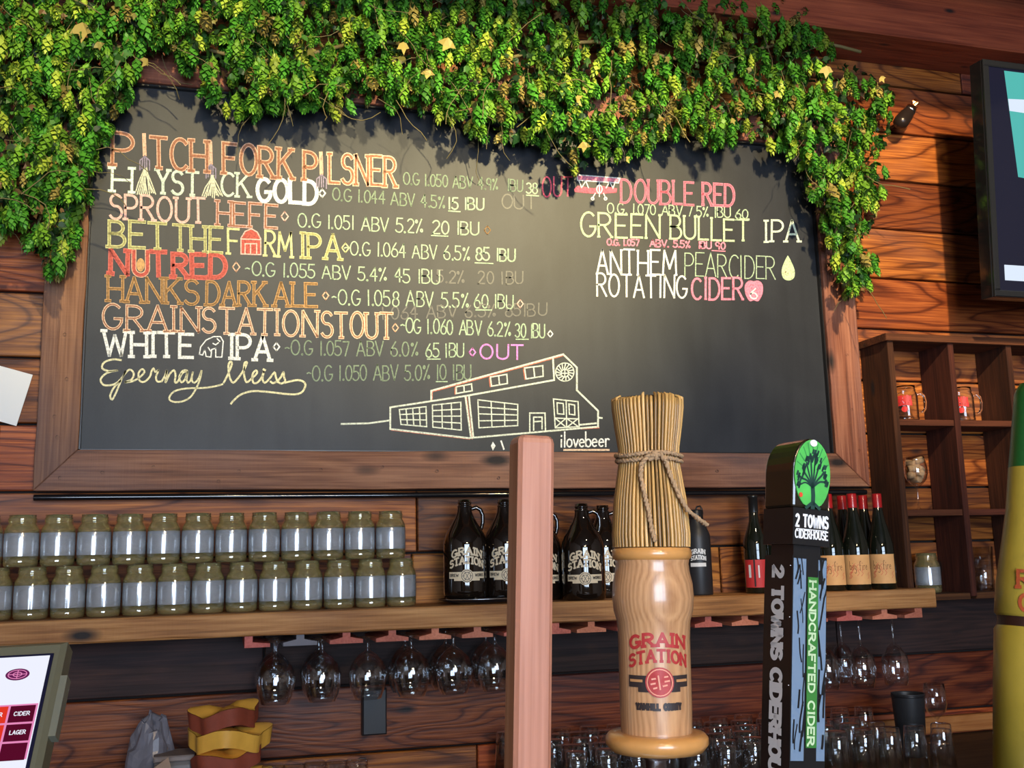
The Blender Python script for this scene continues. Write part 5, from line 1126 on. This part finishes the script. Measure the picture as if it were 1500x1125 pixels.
# fill of cut straw ends inside the rim
m = MB()
for k in range(70):
    rd = .031 * math.sqrt(random.random()); an = random.uniform(0, 6.28); m.tube([(rd * math.cos(an), rd * math.sin(an), hz(600)), (rd * math.cos(an), rd * math.sin(an), hz(587) + random.uniform(-.002, .002))], .0016, 5)
m.build('inner_straw_ends', plain('cut_straw', (.55, .36, .12), .6), t)['kind'] = 'stuff'
TW_ = plain('jute_twine', (.42, .27, .15), .9, noise=.35, nscale=300)
def twine(path, r, tw, m):
    path = [Vector(p) for p in path]
    for ph in (0, math.pi):
        q = []; L = 0
        for i, p in enumerate(path):
            if i: L += (p - path[i - 1]).length
            d = (path[min(i + 1, len(path) - 1)] - path[max(i - 1, 0)]).normalized(); u = d.orthogonal().normalized() if abs(d.z) > .9 else Vector((0, 0, 1)).cross(d).normalized(); b_ = d.cross(u)
            an = L * tw + ph; q.append(p + (u * math.cos(an) + b_ * math.sin(an)) * r * .5)
        m.tube(q, r * .62, 6)
def dens(pts, n): 
    o = []
    for i in range(len(pts) - 1):
        a_, b_ = Vector(pts[i]), Vector(pts[i + 1])
        for j in range(n): o.append(a_.lerp(b_, j / n))
    return o + [Vector(pts[-1])]
m = MB()
for dz_, r_ in ((hz(680), .0335), (hz(672), .0340)):
    twine([(r_ * math.cos(2 * math.pi * i / 64), r_ * math.sin(2 * math.pi * i / 64), dz_ + .001 * math.sin(i * .3)) for i in range(65)], .0026, 700, m)
m.build('twine_wrap', TW_, t)
fa = -math.pi / 2 - .30
def cyl(u, z, r): an = fa + u / .036; return (r * math.cos(an), r * math.sin(an), z)
m = MB(); twine(dens([cyl(.006, hz(678), .0355), cyl(-.004, hz(676), .0375), cyl(-.011, hz(688), .0375), cyl(-.012, hz(705), .0385), cyl(-.009, hz(730), .0405), cyl(-.005, hz(760), .0425), cyl(-.003, hz(785), .0435), cyl(-.0005, hz(800), .0435)], 5), .0028, 600, m); m.build('twine_tail', TW_, t)
m = MB(); twine(dens([cyl(.000, hz(676), .0365), cyl(.008, hz(674), .0375), cyl(.013, hz(686), .0380), cyl(.018, hz(710), .0395), cyl(.024, hz(735), .0425), cyl(.031, hz(755), .0450), cyl(.045, hz(768), .050), cyl(.055, hz(776), .058)], 5), .0028, 600, m); m.build('twine_tail', TW_, t)
m = MB(); twine(dens([cyl(-.003, hz(682), .0360), cyl(.001, hz(674), .0385), cyl(.004, hz(680), .0365)], 5), .0034, 600, m); m.build('twine_knot', TW_, t)

# 3. cider handle
t, H3, a, q = tap_frame(1168, 648, 1160, 1140, BARY, 'cider_tap_handle', 'black tap handle with green tree medallion on top and white lettering down its side')
t.rotation_quaternion = q @ Matrix.Rotation(R(5), 3, 'Z').to_quaternion()
def h3(py): return H3 * (1140 - py) / (1140 - 648)
BLK = plain('black_lacquer', (.009, .009, .010), .3, coat=.3)
hw, hd = .0215, .0250
MB().box(-hw, hw, -hd, hd, -.002, h3(822)).build('shaft', BLK, t)
m = MB(); m.box(-hw * .8, hw * .8, -hd * .8, hd * .8, h3(822), h3(806)); m.build('neck', BLK, t)
m = MB(); m.box(-hw * 1.08, hw * 1.08, -hd * 1.08, hd * 1.08, h3(806), h3(752)); m.build('name_block', BLK, t)
o = t.children[-1]
# rounded head: half-cylinder-topped slab, axis along its depth
z0 = h3(752); zt = h3(646); rW = hw * 1.10; zc_ = zt - rW * 1.5
outl = [(-rW, z0), (rW, z0)] + [(rW * math.cos(R(x)), zc_ + rW * 1.5 * math.sin(R(x))) for x in range(0, 181, 12)]
outl = outl[:2] + outl[2:]
hm = MB(); hm.prism(outl[::-1], -hd * 1.05, hd * 1.05); hd_o = hm.build('domed_head', plain('dark_bronze_lacquer', (.018, .014, .008), .22, coat=.5), t)
bv = hd_o.modifiers.new('bevel', 'BEVEL'); bv.width = .003; bv.segments = 2; bv.limit_method = 'ANGLE'
GRN = plain('green_medallion', (.09, .52, .10), .35, noise=.35, nscale=60); DG = plain('dark_tree_ink', (.006, .045, .035), .5); APR = plain('apple_red', (.75, .07, .03), .4)
ecx, ecz, erx, erz = 0, (z0 + zt) / 2 - .001, rW * .96, (zt - z0) / 2 * .985
yf = -hd * 1.05
m = MB(); el = [(ecx + erx * math.cos(R(x)), ecz + erz * math.sin(R(x))) for x in range(0, 360, 10)]; el = [(x, max(z, z0 + .003)) for x, z in el]
m.prism(el[::-1], yf - .0015, yf); m.build('green_medallion', GRN, t)
ff = lambda x, y: (ecx + x * erx, yf - .0019, ecz + y * erz)
m = MB(); rr = random.Random(3)
ribbon(m, [(.02, -.98), (.0, -.6), (-.02, -.3)], .0042 / erx * .9, ff) if False else None
def fr(x, y): return (x, yf - .0019, y)
def E(x, y): return (ecx + x * erx, ecz + y * erz)
ribbon(m, [E(.02, -.95), E(.04, -.6), E(.0, -.32)], .0050, fr)
ribbon(m, [E(-.35, -.97), E(.02, -.8), E(.4, -.97)], .0035, fr)
for ex, ey, w_ in ((-.72, -.10, .0022), (-.55, .12, .0020), (-.35, .32, .0018), (-.12, .5, .0020), (.12, .42, .0018), (.35, .30, .0020), (.62, .1, .0022), (.80, -.15, .0022), (-.85, -.35, .0016), (.15, .62, .0012)):
    ribbon(m, smooth([E(.0, -.38), E(ex * .45, -.22 + (ey + .2) * .25), E(ex * .8, ey * .7 - .08), E(ex, ey)]), w_, fr)
    for k in range(6):
        lx = ex + rr.uniform(-.14, .14); ly = ey + rr.uniform(-.12, .14)
        if lx * lx + ly * ly < .8: ribbon(m, [E(lx - .03, ly - .05), E(lx + .03, ly + .05)], .0022, fr)
m.build('tree_picture', DG, t)
m = MB()
for k in range(9):
    an = R(20 + k * 17.5); ribbon(m, [(ecx + erx * .60 * math.cos(an), ecz + erz * .60 * math.sin(an)), (ecx + erx * .93 * math.cos(an), ecz + erz * .93 * math.sin(an))], .0012, lambda x, y: (x, yf - .0017, y))
m.build('ray_lines', plain('mid_green_ink', (.03, .26, .06), .5), t)
m = MB(); m.prism([E(-.66 + .10 * math.cos(R(x)), -.62 + .07 * math.sin(R(x))) for x in range(360, 0, -30)], yf - .0024, yf - .0016); m.build('red_apple', APR, t)
m = MB(); m.prism([E(.0 + .20 * math.cos(R(x)), .90 + .10 * math.sin(R(x))) for x in range(360, 0, -30)], yf - .0030, yf - .001); m.build('white_tip', M['white'], t)
yb = -hd * 1.08 - .0004; WT = plain('white_lettering', (.82, .84, .88), .5)
def ptext(text, x0, x1, z0_, h, wd, y, mat, serif=.1, nm='white_lettering'):
    st, W = glyphs(text, .24, serif); m = MB()
    for i_, s_ in enumerate(st): ribbon(m, [(x0 + (x1 - x0) * p[0] / W, z0_ + p[1] * h) for p in s_], wd, lambda x, z: (x, y - .00003 * (i_ % 9), z))
    return m.build(nm, mat, t)
ptext('2 TOWNS', -hw * .92, hw * .95, h3(779), .0120, .0024, yb, WT, .0); ptext('CIDERHOUSE', -hw * .95, hw * .95, h3(796), .0082, .0015, yb, WT, .0)
MB().box(-hw * .9, hw * .9, yb, yb + .0004, h3(783) - .0004, h3(783) + .0004).build('rule_line', WT, t)
# left side: letters run down the shaft, tops to the right of the face
st, W = glyphs('2 TOWNS CIDERHOUSE', .17, .09); m = MB(); zt_ = h3(840); Lt = W * .0275 * .80; xs_ = -hw - .0004
for i_, s_ in enumerate(st): ribbon(m, [(p[0] * .0190, p[1] * .0172) for p in s_], .0056, lambda u, v: (xs_ - .00003 * (i_ % 8), .0085 - v, zt_ - u))
m.build('side_lettering', WT, t)['label'] = 'white letters running down the left side'
BLU = plain('blue_grey_ink', (.16, .24, .36), .45); yf2 = -hd - .0004
m = MB(); m.box(-.95 * hw, -.22 * hw, yf2, yf2 + .0003, h3(1110), h3(826)); m.box(.50 * hw, .97 * hw, yf2, yf2 + .0003, h3(1110), h3(826))
m.build('woodcut_ground', BLU, t)['label'] = 'blue grey printed ground'
m = MB(); rr = random.Random(21)
for k in range(34):
    lft = k % 2; x = rr.uniform(-.90, -.30) * hw if lft else rr.uniform(.55, .92) * hw
    z = h3(rr.uniform(835, 1105)); l_ = rr.uniform(.012, .035); dx = rr.uniform(-.006, .006)
    q_ = smooth([(x, z), (x + dx * .3 + rr.uniform(-.001, .001), z + l_ * .35), (x + dx, z + l_)])
    lo, hi = (-.95 * hw, -.22 * hw) if lft else (.50 * hw, .97 * hw)
    ribbon(m, q_, rr.uniform(.0008, .0030), lambda x, z: (max(lo, min(hi, x)), yf2 - .0002 - .00002 * k, min(z, h3(824))))
m.build('woodcut_branches', BLK, t)['label'] = 'black woodcut branches over the blue grey'
MB().box(-.12 * hw, .48 * hw, yf2 - .0008, yf2, h3(1092), h3(852)).build('green_band', plain('green_band', (.035, .20, .03), .5), t)
st, W = glyphs('HANDCRAFTED CIDER', .2, .05); m = MB(); zz = h3(858); LL = h3(858) - h3(1088)
for s_ in st: ribbon(m, [(p[0] / W * LL, p[1] * .0075) for p in s_], .0020, lambda u, v: (-.0 * hw + v - .0008 + .0, yf2 - .0013, zz - u))
m.build('band_lettering', plain('pale_green_print', (.55, .72, .45), .5), t)
for py in (838, 912, 1008): 
    MB().lathe([(.0006, 0), (.0012, .0002), (.0006, .0012)], 8).build('screw', M['steel'], t, (-hw - .0002, -hd * .86, h3(py)))

# 4. yellow and green handle at the right edge
t, H4, a, q = tap_frame(1512, 560, 1512, 1140, BARY, 'bottle_shaped_tap_handle', 'yellow bottle-shaped tap handle with green neck, cut by the right edge of the picture')
def h4(py): return H4 * (1140 - py) / (1140 - 560)
YEL = plain('ochre_yellow_paint', (.36, .27, .035), .35, coat=.3, noise=.15, nscale=30); GRD = plain('deep_green_paint', (.012, .10, .02), .35, coat=.3)
MB().lathe([(.001, h4(562)), (.014, h4(564)), (.020, h4(580)), (.022, h4(620)), (.0245, h4(670)), (.026, h4(695))], 32).build('green_neck', GRD, t)
MB().lathe([(.026, h4(695)), (.0285, h4(760)), (.034, h4(820)), (.0385, h4(870)), (.040, h4(912)), (.0375, h4(916))], 36).build('upper_body', YEL, t)
MB().lathe([(.0372, h4(916)), (.0365, h4(922)), (.0372, h4(930))], 32).build('dark_collar', plain('dark_brown_ring', (.03, .01, .006), .4), t)
MB().lathe([(.0375, h4(930)), (.040, h4(936)), (.0405, h4(1000)), (.0400, 0), (.001, 0)], 36).build('lower_body', YEL, t)
mb = MB(); f = cyl_map(.0402, h4(890), -math.pi / 2 - .55)
for i, ch in enumerate('CIDER'): 
    pass
ctext(mb, 'RO', f, -.022, .012, .012, .018, .004, 0, .1); ctext(mb, 'GO', f, -.020, .010, -.014, .018, .004, 0, .1); 
mb.build('red_lettering', plain('rust_lettering', (.38, .07, .02), .5), t)
tower_x = None

# ------------------------------------------------------------------ touch-screen terminal at lower left
TRc = P(98, 937, -1.62); TLc = P(-70, 946, -1.60); BRc = P(73, 1150, -1.72)
ux = (TRc - TLc).normalized(); vz = (BRc - TRc); vz = (vz - ux * vz.dot(ux)).normalized(); nrm = ux.cross(vz).normalized()
if nrm.y > 0: nrm = -nrm
pos = thing('touch_terminal', 'point-of-sale touch screen with olive grey housing at the lower left', 'terminal', TRc)
Mx = Matrix(((ux.x, -nrm.x, -vz.x), (ux.y, -nrm.y, -vz.y), (ux.z, -nrm.z, -vz.z))); pos.rotation_mode = 'QUATERNION'; pos.rotation_quaternion = Mx.to_quaternion()
OLV = plain('olive_grey_plastic', (.12, .115, .075), .45)
sW, sH = .34, .27
MB().cbox(-sW, 0, 0, .030, -sH, 0, .006).build('housing', OLV, pos)
pc = .018
MB().box(-sW + pc, -pc * .62, -.0015, .001, -sH + pc, -pc * 1.0).build('screen', plain('screen_glass_dark', (.01, .01, .03), .1), pos)
sw = plain('screen_lit_white', (0, 0, 0), .3, emit=(.86, .88, 1.0), es=1.0)
x1 = -pc * .62 - .004; MB().box(-sW + pc + .004, x1, -.0022, -.0015, -sH + pc + .004, -pc - .003).build('lit_page', sw, pos)
PUR = plain('screen_purple', (0, 0, 0), .3, emit=(.12, .01, .08), es=1.0); RDE = plain('screen_red', (0, 0, 0), .3, emit=(.75, .035, .015), es=1.0); MAR = plain('screen_maroon', (0, 0, 0), .3, emit=(.09, .0, .018), es=1.0); PNK = plain('screen_pink', (0, 0, 0), .3, emit=(.8, .25, .5), es=1.0)
m = MB(); m.prism([(-.047 + .0135 * math.cos(R(x)), -.044 + .0075 * math.sin(R(x))) for x in range(360, 0, -15)], -.0026, -.0022); m.build('purple_logo', PUR, pos)
m = MB()
for s_ in (arc(-.047, -.044, .0105, .0055, 0, 360, 20), arc(-.047, -.044, .005, .0028, 0, 360, 12), [(-.057, -.044), (-.037, -.044)], [(-.047, -.0385), (-.047, -.0495)]): ribbon(m, s_, .0009, lambda x, z: (x, -.0028, z))
m.build('logo_lines', PNK, pos)
m = MB(); m.box(-.20, x1 - .001, -.0025, -.0022, -.148, -.082); m.build('button_gutter', PNK, pos)
for r_ in range(3):
    z1_ = -.084 - r_ * .0225
    for c_ in range(5):
        xb = x1 - .003 - c_ * .030
        o = MB().box(xb - .0275, xb, -.0028, -.0025, z1_ - .020, z1_).build('screen_button', [MAR, RDE, RDE, MAR, RDE][c_] if r_ < 2 else MAR, pos)
        if c_ < 2 and r_ < 2:
            st, W = glyphs(('CIDER', 'LAGER')[r_], .2); m = MB()
            for s_ in st: ribbon(m, [(xb - .022 + .017 * p[0] / W, z1_ - .012 + p[1] * .0045) for p in s_], .0009, lambda x, z: (x, -.0030, z))
            m.build('button_caption', sw, o)
MB().box(.0, .008, .004, .020, -.12, -.045).build('card_slot', plain('grey_card_reader', (.16, .16, .12), .4), pos)
MB().box(-.20, -.14, .03, .08, -sH - .02, -.1).build('stand_leg', OLV, pos)
# the counter the terminal stands on: lamp cluster over the bar
BULB = plain('warm_bulb', (1, .8, .5), .4, emit=(1.0, .70, .36), es=260)
lc = thing('pendant_cluster', 'cluster of small warm bulbs hanging over the guests side', 'lamp', (0.9, -4.3, 2.75), None)
MB().box(-.26, .26, -.16, .16, .05, .07).build('plate', M['black'], lc); MB().tube([(0, 0, .07), (0, 0, 1.0)], .008, 8).build('cord', M['black'], lc)
for i in range(4):
    for j in range(3): MB().lathe([(.001, -.03), (.02, -.025), (.028, 0), (.02, .025), (.01, .05)], 12).build('bulb', BULB, lc, (-.21 + .14 * i, -.13 + .13 * j, 0))
